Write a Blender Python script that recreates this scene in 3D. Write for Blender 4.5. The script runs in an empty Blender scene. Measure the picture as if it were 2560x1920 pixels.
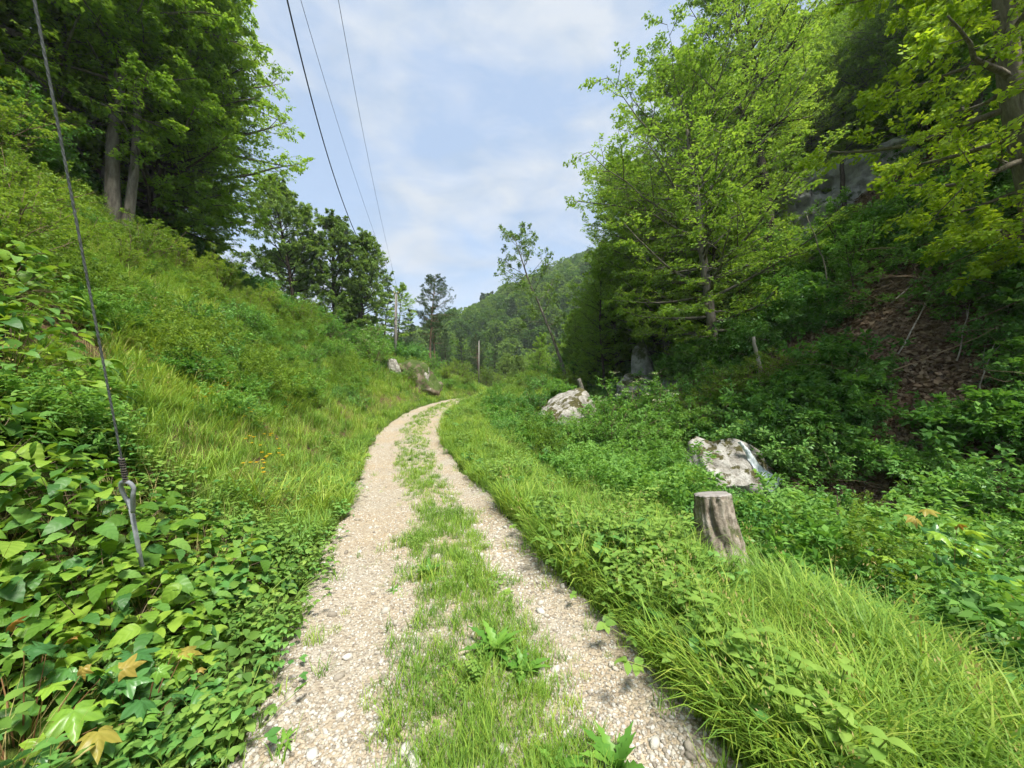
import bpy, math, random
import numpy as np
from mathutils import Vector, Matrix, Euler
sc = bpy.context.scene
R = math.radians
# ------------------------------------------------ camera, sky, sun, exposure
CAM_H = 1.55; PITCH = 2.5; LENS = 12.98
cam = bpy.data.cameras.new('camera'); cam.lens = LENS; cam.sensor_width = 36
cam.clip_start = .05; cam.clip_end = 2000
camo = bpy.data.objects.new('camera', cam); sc.collection.objects.link(camo)
camo.location = (0, 0, CAM_H); camo.rotation_euler = (R(90 + PITCH), 0, 0)
sc.camera = camo
SUN_EL, SUN_AZ = 62, 148          # degrees above the horizon, clockwise from straight ahead
SUN = 3.1; SKY = .14; EXPO = 1.45
w = bpy.data.worlds.new('World'); sc.world = w; w.use_nodes = True
nt = w.node_tree; N = nt.nodes; L = nt.links; N.clear()
sky = N.new('ShaderNodeTexSky'); sky.sky_type = 'NISHITA'; sky.sun_disc = False
sky.sun_elevation = R(SUN_EL); sky.sun_rotation = R(SUN_AZ)
sky.air_density = 1.1; sky.dust_density = 1.6; sky.ozone_density = 1.0; sky.altitude = 500
tc = N.new('ShaderNodeTexCoord')
mp = N.new('ShaderNodeMapping'); mp.inputs['Scale'].default_value = (1.3, 1.3, 3.0); mp.inputs['Location'].default_value = (.4, .1, .3)
L.new(tc.outputs['Generated'], mp.inputs['Vector'])
n1 = N.new('ShaderNodeTexNoise'); n1.inputs['Scale'].default_value = 2.4; n1.inputs['Detail'].default_value = 6; n1.inputs['Roughness'].default_value = .52; n1.inputs['Distortion'].default_value = .4
L.new(mp.outputs[0], n1.inputs['Vector'])
cr = N.new('ShaderNodeValToRGB'); cr.color_ramp.elements[0].position = .40; cr.color_ramp.elements[1].position = .60
cr.color_ramp.elements[0].color = (.72, .72, .72, 1); cr.color_ramp.elements[1].color = (1, 1, 1, 1)
L.new(n1.outputs[0], cr.inputs[0])
mx = N.new('ShaderNodeMix'); mx.data_type = 'RGBA'
n2 = N.new('ShaderNodeTexNoise'); n2.inputs['Scale'].default_value = 5.5; n2.inputs['Detail'].default_value = 5; n2.inputs['Roughness'].default_value = .55; n2.inputs['Distortion'].default_value = .6
L.new(mp.outputs[0], n2.inputs['Vector'])
av = N.new('ShaderNodeMath'); av.operation = 'MULTIPLY_ADD'; av.inputs[1].default_value = .4; L.new(n2.outputs[0], av.inputs[0])
hv = N.new('ShaderNodeMath'); hv.operation = 'MULTIPLY'; hv.inputs[1].default_value = .6; L.new(n1.outputs[0], hv.inputs[0]); L.new(hv.outputs[0], av.inputs[2])
cc2 = N.new('ShaderNodeValToRGB'); cc2.color_ramp.elements[0].position = .42; cc2.color_ramp.elements[1].position = .60
cc2.color_ramp.elements[0].color = (1.28, 1.60, 2.02, 1); cc2.color_ramp.elements[1].color = (1.95, 2.11, 2.32, 1)
L.new(av.outputs[0], cc2.inputs[0])
L.new(cr.outputs[0], mx.inputs[0]); L.new(sky.outputs[0], mx.inputs[6]); L.new(cc2.outputs[0], mx.inputs[7])
bg = N.new('ShaderNodeBackground'); bg.inputs[1].default_value = SKY
L.new(mx.outputs[2], bg.inputs[0])
wo = N.new('ShaderNodeOutputWorld'); L.new(bg.outputs[0], wo.inputs[0])
sl = bpy.data.lights.new('sun', 'SUN'); sl.energy = SUN; sl.angle = R(14); sl.color = (1, .955, .87)
so = bpy.data.objects.new('sun', sl); sc.collection.objects.link(so)
tosun = Vector((math.cos(R(SUN_EL)) * math.sin(R(SUN_AZ)), math.cos(R(SUN_EL)) * math.cos(R(SUN_AZ)), math.sin(R(SUN_EL))))
so.rotation_euler = tosun.to_track_quat('Z', 'Y').to_euler(); so.location = (20, -20, 60)
vs = sc.view_settings; vs.view_transform = 'Standard'; vs.look = 'None'; vs.gamma = 1; vs.exposure = EXPO; vs.use_curve_mapping = False
cy = sc.cycles
cy.max_bounces = 8; cy.diffuse_bounces = 5; cy.glossy_bounces = 2; cy.transmission_bounces = 5; cy.transparent_max_bounces = 4; cy.volume_bounces = 0
cy.caustics_reflective = False; cy.caustics_refractive = False; cy.use_denoising = True; cy.denoiser = 'OPENIMAGEDENOISE'
cy.sample_clamp_indirect = 4; cy.use_adaptive_sampling = True; cy.adaptive_threshold = .03
# ---------------------------------------------------------------- terrain
def _hash(ix, iy, s):
    v = np.sin(ix * 127.1 + iy * 311.7 + s * 74.7) * 43758.5453
    return v - np.floor(v)
def vnoise(x, y, s=0):
    ix = np.floor(x); iy = np.floor(y); fx = x - ix; fy = y - iy
    fx = fx * fx * (3 - 2 * fx); fy = fy * fy * (3 - 2 * fy)
    a = _hash(ix, iy, s); b = _hash(ix + 1, iy, s); c = _hash(ix, iy + 1, s); d = _hash(ix + 1, iy + 1, s)
    return (a + (b - a) * fx) * (1 - fy) + (c + (d - c) * fx) * fy - 0.5
def sstep(a, b, x):
    t = np.clip((x - a) / (b - a), 0, 1); return t * t * (3 - 2 * t)
TY = [-40, -4, 0, 1.55, 3.58, 5.5, 9.1, 13, 18, 24, 30, 38, 46, 60, 90, 600]
TXV = [4, 1.2, .4, -.11, -.73, -1.3, -2.55, -3.6, -4.45, -4.75, -4.35, -2.95, -.6, 2.6, 3.0, 3.0]
HY = [-40, 0, 7, 9, 18, 30, 40, 48, 60, 80, 120, 200, 600]
HZ = [-1.5, 0, 0, .03, .74, 1.55, 1.92, 1.95, 1.7, 1.5, 2.5, 4, 8]
AY = [-40, -3, 2, 5, 9, 12, 16, 22, 30, 45, 70, 110, 600]
AX = [16, 12.2, 11.2, 10.6, 9.0, 7.5, 6.6, 7.2, 8.0, 8.5, 12, 14, 14]
BY = [-40, 0, 9, 11.2, 12.6, 17, 24, 30, 45, 70, 120, 600]
BZ = [-2.6, -1.9, -1.6, -1.45, -.6, -.1, .7, 1.1, 1.6, 1.6, 2, 6]
def _sm(y, ys, vs):      # smoothed interpolation
    return sum(np.interp(y + o, ys, vs) for o in (-1.2, -.6, 0, .6, 1.2)) / 5
def track_x(y): return _sm(y, TY, TXV)
def track_z(y): return _sm(y, HY, HZ)
LP = [0, .5, 1.3, 3, 8, 14, 20, 40, 120, 400]
LH = [0, .10, .68, 1.95, 5.7, 10.2, 13.6, 21, 38, 62]
RP = [0, .8, 2, 6, 14, 40, 70, 120, 400]
RH = [0, .1, .9, 4.6, 11.6, 35, 54, 70, 90]
def hgt(x, y):
    x = np.asarray(x, float); y = np.asarray(y, float)
    c = track_x(y); tz = track_z(y); d = x - c
    ax = _sm(y, AY, AX); az = np.interp(y, BY, BZ)
    lf = np.interp(y, [0, 14, 22, 38, 60, 200], [1, 1, .85, .56, .42, .3])
    left = tz + np.interp(-d - 1.25, LP, LH) * lf
    e = x - ax
    w = 2.2
    t = np.clip((d - w) / np.maximum(ax - c - w, .5), 0, 1)
    mid = tz + (az - tz) * (.75 * (1 - (1 - t) ** 2) + .25 * t * t * (3 - 2 * t))
    rf = np.interp(y, [0, 60, 110, 160], [1, 1, .75, .3])
    right = az + np.interp(e, RP, RH) * rf
    h = np.where(d < -1.25, left, np.where(e > 0, right, mid))
    off = sstep(1.3, 3.0, np.abs(d + .05))
    h = h + 2.3 * np.exp(-(((x - 1.6) / 2.9) ** 2 + ((y - 26) / 6.0) ** 2)) * off
    h = h + 1.0 * np.exp(-(((x - 3.0) / 2.4) ** 2 + ((y - 18.5) / 2.4) ** 2)) * off
    h = h + .8 * np.exp(-(((x + 9.5) / 3.0) ** 2 + ((y - 31) / 3.0) ** 2)) * off
    far = sstep(100, 180, y)
    hill = 151 - .56 * np.sqrt((x - 135) ** 2 + ((y - 300) * 1.1) ** 2 + 900)
    h = np.where(y > 100, np.maximum(h, hill * far), h)
    n = .9 * vnoise(x / 6.0, y / 6.0, 1) + .35 * vnoise(x / 1.7, y / 1.7, 2) + .12 * vnoise(x / .5, y / .5, 3)
    n = n * (.35 + .65 * sstep(3, 12, np.abs(d)))
    return h + n * off * .6
# ------------------------------------------------ helpers
rng = np.random.default_rng(7)
def link(o): sc.collection.objects.link(o); return o
def tag(o, label=None, cat=None, group=None, kind=None):
    if label: o['label'] = label
    if cat: o['category'] = cat
    if group: o['group'] = group
    if kind: o['kind'] = kind
    return o
ORD = ['first', 'second', 'third', 'fourth', 'fifth', 'sixth', 'seventh', 'eighth', 'ninth', 'tenth', 'eleventh', 'twelfth', 'thirteenth', 'fourteenth', 'fifteenth', 'sixteenth']
def ranked(spots, key=lambda p: p[0] / p[1]):
    """each spot with its place counted from the left of the view"""
    k = sorted(range(len(spots)), key=lambda i: key(spots[i])); return [(ORD[k.index(i)],) + tuple(p) for i, p in enumerate(spots)]
def empty(name, loc, rz=0, tilt=(0, 0), s=1):
    o = bpy.data.objects.new(name, None); o.location = loc; o.rotation_euler = (Euler((tilt[0], tilt[1], 0)).to_matrix() @ Matrix.Rotation(rz, 3, 'Z')).to_euler()
    o.scale = (s, s, s); o.empty_display_size = .1
    return link(o)
def mesh(name, V, Fs, mats, attrs=None, smooth=False, mi=None):
    """V (n,3); Fs list of int arrays (m,k) of equal k"""
    me = bpy.data.meshes.new(name); V = np.asarray(V, np.float32)
    Fs = [np.asarray(f, np.int32) for f in Fs if len(f)]
    me.vertices.add(len(V)); me.vertices.foreach_set('co', V.ravel())
    loops = np.concatenate([f.ravel() for f in Fs]); tot = np.concatenate([np.full(len(f), f.shape[1], np.int32) for f in Fs])
    st = np.concatenate([[0], np.cumsum(tot)[:-1]]).astype(np.int32)
    me.loops.add(len(loops)); me.loops.foreach_set('vertex_index', loops)
    me.polygons.add(len(tot)); me.polygons.foreach_set('loop_start', st); me.polygons.foreach_set('loop_total', tot)
    if smooth: me.polygons.foreach_set('use_smooth', np.ones(len(tot), bool))
    for m in (mats if isinstance(mats, (list, tuple)) else [mats]): me.materials.append(m)
    if mi is not None: me.polygons.foreach_set('material_index', np.asarray(mi, np.int32))
    for k, (dom, a) in (attrs or {}).items():
        at = me.attributes.new(k, 'FLOAT', dom); at.data.foreach_set('value', np.asarray(a, np.float32))
    me.update(calc_edges=True)
    return me
def obj(name, me, parent=None, loc=(0, 0, 0), rot=None, s=None):
    o = bpy.data.objects.new(name, me); o.location = loc
    if rot is not None: o.rotation_euler = rot
    if s is not None: o.scale = (s, s, s) if not hasattr(s, '__len__') else s
    if parent is not None: o.parent = parent
    return link(o)
def unit(a): return a / np.maximum(np.linalg.norm(a, axis=-1, keepdims=True), 1e-9)
def tubes(P, Rd, k=5, cap=True):
    """P (M,n,3), Rd (M,n) -> V, [quads, caps]"""
    P = np.asarray(P, float); Rd = np.asarray(Rd, float)
    M, n, _ = P.shape
    T = unit(np.gradient(P, axis=1))
    ref = np.where(np.abs(T.mean(1)[:, 2:3]) > .8, np.array([[1., 0, 0]]), np.array([[0, 0, 1.]]))[:, None, :]
    S = unit(np.cross(T, np.broadcast_to(ref, T.shape))); U = np.cross(S, T)
    a = np.arange(k) / k * 2 * np.pi
    V = P[:, :, None] + Rd[:, :, None, None] * (np.cos(a)[None, None, :, None] * S[:, :, None] + np.sin(a)[None, None, :, None] * U[:, :, None])
    i = np.arange(M * n * k).reshape(M, n, k)
    q = np.stack([i[:, :-1], np.roll(i, -1, 2)[:, :-1], np.roll(i, -1, 2)[:, 1:], i[:, 1:]], -1).reshape(-1, 4)
    F = [q]
    if cap: F += [i[:, -1, :].reshape(-1, k), i[:, 0, ::-1].reshape(-1, k)]
    return V.reshape(-1, 3), F
def merge(parts):
    Vs = []; Fs = {}; off = 0
    for V, F in parts:
        Vs.append(V)
        for f in F:
            if len(f): Fs.setdefault(f.shape[1], []).append(f + off)
        off += len(V)
    return np.concatenate(Vs), [np.concatenate(v) for v in Fs.values()]
def curve(p0, d, ln, n, curl, jit, r):
    """polylines: start p0 (M,3), direction d, length ln (M)"""
    M = len(p0); P = np.empty((M, n, 3)); P[:, 0] = p0; dd = d.copy()
    for i in range(1, n):
        dd = unit(dd + r.normal(0, jit, (M, 3)) + np.array([0, 0, curl]) / n)
        P[:, i] = P[:, i - 1] + dd * (ln / (n - 1))[:, None]
    return P
def kids(P, k, smin, smax, lr, ang, flat, upb, curl, jit, n, r, lend=.45):
    """k side branches from each polyline; returns polylines and their parent parameter"""
    M, m, _ = P.shape
    s = smin + (smax - smin) * (np.arange(k)[None] + r.random((M, k))) / k
    x = np.clip(s * (m - 1), 0, m - 1.001); i = x.astype(int); f = (x - i)[..., None]
    rows = np.arange(M)[:, None]
    p = P[rows, i] * (1 - f) + P[rows, i + 1] * f
    T = unit(P[rows, i + 1] - P[rows, i])
    up = np.array([0, 0, 1.]); S = unit(np.cross(T, up)) * np.where(np.arange(k) % 2, 1, -1)[None, :, None]
    rp = r.normal(0, 1, T.shape); rp = unit(rp - (rp * T).sum(-1, keepdims=True) * T)
    S = unit(S * flat + rp * (1 - flat))
    a = ang * (1 + r.normal(0, .18, (M, k)))[..., None]
    D = unit(T * np.cos(a) + S * np.sin(a) + np.array([0, 0, upb]))
    PL = np.linalg.norm(P[:, -1] - P[:, 0], axis=-1)[:, None]
    ln = PL * lr * (1 - (1 - lend) * (s - smin) / max(smax - smin, 1e-6)) * r.uniform(.7, 1.25, (M, k))
    return curve(p.reshape(-1, 3), D.reshape(-1, 3), ln.ravel(), n, curl, jit, r), s.ravel()
def leaves(C, D, Nn, Lg, wr=.62, fold=.12):
    """one folded leaf (a quad) for each point"""
    D = unit(D); S = unit(np.cross(D, Nn)); U = np.cross(S, D)
    Lg = Lg[:, None]; mid = C + D * Lg * .45
    V = np.stack([C, mid + S * Lg * wr * .5 + U * Lg * fold, C + D * Lg - U * Lg * fold * .6, mid - S * Lg * wr * .5 + U * Lg * fold], 1)
    F = np.arange(len(C) * 4).reshape(-1, 4)
    return V.reshape(-1, 3), F
def spray_leaves(P, k, size, r, tilt=.35, droop=0.0, smin=.1, spread=.05):
    """k leaves along each twig, left and right, near the twig's plane"""
    M, m, _ = P.shape
    s = smin + (1 - smin) * (np.arange(k)[None] + r.random((M, k))) / k
    x = np.clip(s * (m - 1), 0, m - 1.001); i = x.astype(int); f = (x - i)[..., None]; rows = np.arange(M)[:, None]
    p = P[rows, i] * (1 - f) + P[rows, i + 1] * f; T = unit(P[rows, i + 1] - P[rows, i])
    Nn = unit(np.array([0, 0, 1.]) + r.normal(0, tilt, (M, 1, 3)) + r.normal(0, tilt * .7, (M, k, 3)))
    S = unit(np.cross(T, Nn)) * np.where(np.arange(k) % 2, 1, -1)[None, :, None]
    D = unit(T * r.uniform(.2, 1.1, (M, k, 1)) + S + np.array([0, 0, -droop]) + r.normal(0, .18, T.shape))
    p = p + r.normal(0, spread, p.shape)
    L = size * r.uniform(.65, 1.2, (M, k))
    return p.reshape(-1, 3), D.reshape(-1, 3), Nn.reshape(-1, 3), L.ravel()

# ------------------------------------------------ materials
def newmat(name):
    m = bpy.data.materials.new(name); m.use_nodes = True; t = m.node_tree; t.nodes.clear(); return m, t.nodes, t.links
def ramp(N, stops):
    r = N.new('ShaderNodeValToRGB'); e = r.color_ramp.elements
    while len(e) < len(stops): e.new(.5)
    for q, (p, c) in zip(e, stops): q.position = p; q.color = (*c, 1) if len(c) == 3 else c
    return r
def math2(N, L, op, a, b):
    n = N.new('ShaderNodeMath'); n.operation = op
    for i, v in enumerate((a, b)):
        if isinstance(v, (int, float)): n.inputs[i].default_value = v
        else: L.new(v, n.inputs[i])
    return n.outputs[0]
def leafmat(name, cols, trans=.46, rough=.55, spec=.22, scale=.25, wr=.45, wo=.35, wn=.5, tint=(1.2, 1.1, .65), veins=False, gain=1.5):
    cols = [tuple(min(v * gain, .75) for v in c) for c in cols]
    m, N, L = newmat(name)
    at = N.new('ShaderNodeAttribute'); at.attribute_name = 'rnd'
    oi = N.new('ShaderNodeObjectInfo'); ge = N.new('ShaderNodeNewGeometry')
    nz = N.new('ShaderNodeTexNoise'); nz.inputs['Scale'].default_value = scale; nz.inputs['Detail'].default_value = 3
    L.new(ge.outputs['Position'], nz.inputs['Vector'])
    f = math2(N, L, 'MULTIPLY_ADD', at.outputs['Fac'], wr); f.node.inputs[2].default_value = .5 - (wr + wo + wn) / 2
    f = math2(N, L, 'ADD', f, math2(N, L, 'MULTIPLY', oi.outputs['Random'], wo))
    f = math2(N, L, 'ADD', f, math2(N, L, 'MULTIPLY', nz.outputs[0], wn))
    k = len(cols); r = ramp(N, [(.08 + .84 * i / (k - 1), c) for i, c in enumerate(cols)]); L.new(f, r.inputs[0])
    col = r.outputs[0]
    if veins:
        tc = N.new('ShaderNodeTexCoord'); wv = N.new('ShaderNodeTexWave'); wv.wave_type = 'BANDS'; wv.bands_direction = 'DIAGONAL'
        sp = N.new('ShaderNodeSeparateXYZ'); L.new(tc.outputs['Object'], sp.inputs[0])
        ab = math2(N, L, 'ABSOLUTE', sp.outputs[1], 0)
        cb = N.new('ShaderNodeCombineXYZ'); L.new(sp.outputs[0], cb.inputs[0]); L.new(math2(N, L, 'MULTIPLY', ab, -.8), cb.inputs[1])
        L.new(cb.outputs[0], wv.inputs['Vector']); wv.inputs['Scale'].default_value = 2.6; wv.inputs['Distortion'].default_value = .6
        mxx = N.new('ShaderNodeMix'); mxx.data_type = 'RGBA'; mxx.blend_type = 'MULTIPLY'
        rr = ramp(N, [(0, (.82, .86, .8)), (.35, (1, 1, 1))]); L.new(wv.outputs[0], rr.inputs[0])
        mxx.inputs[0].default_value = .8; L.new(col, mxx.inputs[6]); L.new(rr.outputs[0], mxx.inputs[7]); col = mxx.outputs[2]
    b = N.new('ShaderNodeBsdfPrincipled'); b.inputs['Roughness'].default_value = rough; b.inputs['Specular IOR Level'].default_value = spec
    L.new(col, b.inputs['Base Color'])
    if veins:
        bu = N.new('ShaderNodeBump'); bu.inputs['Strength'].default_value = .35; bu.inputs['Distance'].default_value = .003
        L.new(wv.outputs[0], bu.inputs['Height']); L.new(bu.outputs[0], b.inputs['Normal'])
    t = N.new('ShaderNodeBsdfTranslucent')
    mm = N.new('ShaderNodeMix'); mm.data_type = 'RGBA'; mm.blend_type = 'MULTIPLY'; mm.inputs[0].default_value = 1
    L.new(col, mm.inputs[6]); mm.inputs[7].default_value = (*tint, 1); L.new(mm.outputs[2], t.inputs['Color'])
    s = N.new('ShaderNodeMixShader'); s.inputs[0].default_value = trans; L.new(b.outputs[0], s.inputs[1]); L.new(t.outputs[0], s.inputs[2])
    o = N.new('ShaderNodeOutputMaterial'); L.new(s.outputs[0], o.inputs[0])
    return m
def rockmat(name, cols, scale=3, bump=.4, rough=.9, stretch=(1, 1, 1), moss=None, mosslim=(.5, .62), coords='Object', dist=.05, rnd=0):
    m, N, L = newmat(name)
    tc = N.new('ShaderNodeTexCoord'); mp = N.new('ShaderNodeMapping'); mp.inputs['Scale'].default_value = stretch
    L.new(tc.outputs[coords], mp.inputs[0])
    n = N.new('ShaderNodeTexNoise'); n.inputs['Scale'].default_value = scale; n.inputs['Detail'].default_value = 9; n.inputs['Roughness'].default_value = .65
    L.new(mp.outputs[0], n.inputs['Vector'])
    f = n.outputs[0]
    if rnd:
        oi = N.new('ShaderNodeObjectInfo'); f = math2(N, L, 'ADD', math2(N, L, 'MULTIPLY', f, 1 - rnd), math2(N, L, 'MULTIPLY', oi.outputs['Random'], rnd))
    k = len(cols); r = ramp(N, [(.28 + .44 * i / (k - 1) if not rnd else .15 + .7 * i / (k - 1), c) for i, c in enumerate(cols)]); L.new(f, r.inputs[0])
    col = r.outputs[0]
    if moss:
        n2 = N.new('ShaderNodeTexNoise'); n2.inputs['Scale'].default_value = scale * .55; n2.inputs['Detail'].default_value = 7; n2.inputs['Roughness'].default_value = .6
        mp2 = N.new('ShaderNodeMapping'); mp2.inputs['Location'].default_value = (7, 3, 1); L.new(mp.outputs[0], mp2.inputs[0]); L.new(mp2.outputs[0], n2.inputs['Vector'])
        n3 = N.new('ShaderNodeTexNoise'); n3.inputs['Scale'].default_value = scale * 6; n3.inputs['Detail'].default_value = 4; L.new(mp.outputs[0], n3.inputs['Vector'])
        mr = ramp(N, [(.3, moss[0]), (.7, moss[1])]); L.new(n3.outputs[0], mr.inputs[0])
        ge = N.new('ShaderNodeNewGeometry'); sp = N.new('ShaderNodeSeparateXYZ'); L.new(ge.outputs['Normal'], sp.inputs[0])
        ff = math2(N, L, 'ADD', n2.outputs[0], math2(N, L, 'MULTIPLY', sp.outputs[2], .16))
        rr = ramp(N, [(mosslim[0], (0, 0, 0)), (mosslim[1], (1, 1, 1))]); L.new(ff, rr.inputs[0])
        x = N.new('ShaderNodeMix'); x.data_type = 'RGBA'; L.new(rr.outputs[0], x.inputs[0]); L.new(col, x.inputs[6]); L.new(mr.outputs[0], x.inputs[7]); col = x.outputs[2]
    b = N.new('ShaderNodeBsdfPrincipled'); b.inputs['Roughness'].default_value = rough; b.inputs['Specular IOR Level'].default_value = .2
    L.new(col, b.inputs['Base Color'])
    if bump:
        bu = N.new('ShaderNodeBump'); bu.inputs['Strength'].default_value = bump; bu.inputs['Distance'].default_value = dist
        L.new(n.outputs[0], bu.inputs['Height']); L.new(bu.outputs[0], b.inputs['Normal'])
    o = N.new('ShaderNodeOutputMaterial'); L.new(b.outputs[0], o.inputs[0])
    return m
M = {}
M['beech'] = leafmat('beech_leaf', gain=2.35, cols=[(.042, .085, .014), (.075, .14, .021), (.115, .19, .028), (.165, .235, .04)])
M['beech_dark'] = leafmat('beech_leaf_dark', gain=2.9, cols=[(.04, .08, .012), (.072, .13, .017), (.105, .175, .022), (.15, .215, .03)])
M['ash'] = leafmat('ash_leaf', gain=2.3, cols=[(.04, .075, .018), (.065, .115, .028), (.10, .16, .038), (.15, .20, .05)])
M['oak'] = leafmat('oak_leaf', [(.11, .19, .012), (.19, .29, .018), (.26, .36, .025), (.32, .41, .035)], trans=.5, gain=1.7)
M['under'] = leafmat('understory_leaf', gain=2.0, cols=[(.025, .075, .014), (.05, .125, .022), (.08, .18, .03), (.13, .24, .05)], scale=.5)
M['shrub'] = leafmat('shrub_leaf', [(.055, .11, .018), (.095, .17, .024), (.14, .225, .03), (.195, .27, .045)], scale=.4)
M['elder'] = leafmat('elder_leaf', gain=1.6, cols=[(.05, .12, .022), (.085, .19, .035), (.13, .25, .05), (.18, .30, .07)], scale=.6)
M['pine'] = leafmat('pine_needle', [(.03, .06, .022), (.05, .09, .032), (.08, .12, .04)], trans=.15)
M['far'] = leafmat('far_leaf', [(.03, .07, .015), (.05, .11, .022), (.08, .15, .028), (.11, .18, .035)], scale=.02, wo=.7, wr=.3)
M['grass'] = leafmat('grass_blade', [(.07, .15, .026), (.12, .22, .034), (.185, .285, .04), (.28, .34, .065)], trans=.4, rough=.5, scale=.45, wr=.4, wo=.5, wn=.95)
M['grass_dry'] = leafmat('grass_stalk', gain=1, cols=[(.25, .25, .06), (.38, .33, .12), (.45, .38, .18)], trans=.3)
M['herb'] = leafmat('herb_leaf', [(.065, .135, .026), (.105, .195, .036), (.155, .25, .046), (.22, .305, .065)], trans=.36, rough=.42, scale=.7)
M['cover'] = leafmat('cover_leaf', gain=1.6, cols=[(.035, .10, .022), (.06, .155, .034), (.10, .21, .045), (.15, .26, .06)], trans=.3, rough=.4, scale=.7)
M['hazel'] = leafmat('hazel_leaf', [(.06, .135, .018), (.105, .20, .024), (.155, .26, .032), (.22, .32, .045)], trans=.4, rough=.45, spec=.25, scale=1.2, wr=.15, wo=.8, wn=.35, veins=True)
M['maple'] = leafmat('maple_leaf', [(.045, .13, .035), (.075, .19, .04), (.15, .27, .03), (.22, .33, .035)], trans=.35, rough=.34, spec=.45, wo=.9, wr=.1, wn=.2, veins=True)
M['bramble'] = leafmat('bramble_leaf', [(.035, .10, .022), (.06, .15, .032), (.095, .20, .04), (.15, .26, .05)], trans=.36, rough=.45, spec=.3, wr=.15, wo=.8, wn=.35, veins=True)
M['maple_red'] = leafmat('young_maple_leaf', gain=1.1, cols=[(.34, .30, .06), (.42, .27, .08), (.44, .21, .09)], trans=.4, rough=.35, wo=.9, wr=.1, wn=.2, tint=(1.2, .9, .5), veins=True)
M['dock'] = leafmat('rosette_leaf', [(.06, .15, .022), (.10, .21, .03), (.15, .27, .04)], trans=.3, rough=.4, wo=.8)
M['litter'] = leafmat('dead_leaf', gain=1.15, cols=[(.07, .045, .026), (.12, .078, .045), (.18, .125, .075), (.25, .185, .12)], trans=.12, tint=(1.1, .9, .7), wr=.8, wo=.3, wn=.3)
M['yellow'] = leafmat('yellow_petal', gain=1, cols=[(.75, .45, .01), (.85, .55, .02)], trans=.3, tint=(1, .9, .5))
M['cream'] = leafmat('cream_blossom', gain=1, cols=[(.55, .56, .36), (.7, .7, .52)], trans=.3, tint=(1, 1, .8))
M['bark'] = rockmat('grey_bark', [(.07, .06, .048), (.15, .135, .11), (.26, .24, .205)], 6, .6, stretch=(1, 1, .3), moss=((.03, .05, .012), (.07, .09, .025)), mosslim=(.56, .66))
M['bark_dark'] = rockmat('dark_bark', [(.03, .024, .018), (.065, .052, .04), (.12, .10, .08)], 7, .6, stretch=(1, 1, .3))
M['bark_oak'] = rockmat('oak_bark', [(.08, .07, .055), (.16, .14, .105), (.27, .24, .18)], 7, 1.0, stretch=(1.6, 1.6, .35), dist=.06)
M['bark_pine'] = rockmat('pine_bark', [(.10, .07, .05), (.20, .13, .09), (.30, .21, .15)], 8, .6, stretch=(1, 1, .4))
M['twig'] = rockmat('twig_bark', [(.08, .055, .035), (.15, .11, .07), (.22, .17, .11)], 20, .2)
M['stem'] = leafmat('green_stem', [(.10, .17, .03), (.16, .22, .05), (.2, .2, .07)], trans=.1)
M['redstem'] = leafmat('red_stem', [(.14, .07, .035), (.17, .11, .045)], trans=.1)
M['deadwood'] = rockmat('dead_wood', [(.16, .13, .10), (.32, .28, .23), (.48, .44, .38)], 6, .5, stretch=(1, 1, .3))
M['lime'] = rockmat('limestone', [(.07, .06, .048), (.26, .24, .205), (.42, .40, .36), (.54, .525, .485)], 4.0, 1.0, moss=((.045, .042, .018), (.12, .11, .04)), mosslim=(.61, .66), dist=.12)
M['rock_dark'] = rockmat('shaded_rock', [(.10, .098, .09), (.26, .26, .245), (.42, .415, .40)], 1.6, .9, moss=((.035, .045, .015), (.07, .08, .03)), mosslim=(.54, .64), dist=.12)
M['cliff'] = rockmat('cliff_rock', [(.12, .118, .11), (.36, .355, .34), (.58, .575, .55)], 1.1, 1.0, moss=((.03, .06, .012), (.07, .11, .025)), mosslim=(.60, .68), dist=.3)
M['outcrop'] = rockmat('earthy_rock', [(.05, .038, .022), (.12, .095, .06), (.20, .165, .115), (.42, .38, .32)], 2.0, 1.0, moss=((.045, .075, .018), (.09, .13, .03)), mosslim=(.49, .56), dist=.15)
M['pole'] = rockmat('weathered_pole', [(.16, .145, .125), (.27, .25, .225), (.36, .34, .31)], 5, .2, stretch=(1, 1, .08))
M['galv'] = rockmat('galvanised_steel', [(.15, .165, .185), (.24, .26, .28), (.34, .36, .38)], 18, .12, rough=.55)
M['rust'] = rockmat('rusty_wire', [(.07, .06, .055), (.13, .11, .10), (.2, .17, .14)], 30, .2, rough=.7)
M['cable'] = rockmat('steel_cable', [(.10, .115, .125), (.16, .175, .19), (.23, .25, .26)], 40, .3, rough=.6)
M['black'] = rockmat('black_cable', [(.012, .012, .013), (.025, .025, .027)], 4, 0, rough=.6)
M['ceramic'] = rockmat('insulator', [(.35, .27, .10), (.5, .4, .17)], 4, 0, rough=.3)
M['stone'] = rockmat('gravel_stone', [(.23, .20, .16), (.385, .345, .28), (.48, .445, .38), (.57, .55, .495)], 30, .5, rnd=.75, dist=.01)
M['cutwood'] = rockmat('cut_wood', [(.16, .14, .12), (.27, .25, .23), (.36, .34, .32)], 9, .3, stretch=(1, 1, 1), dist=.02)
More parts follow.
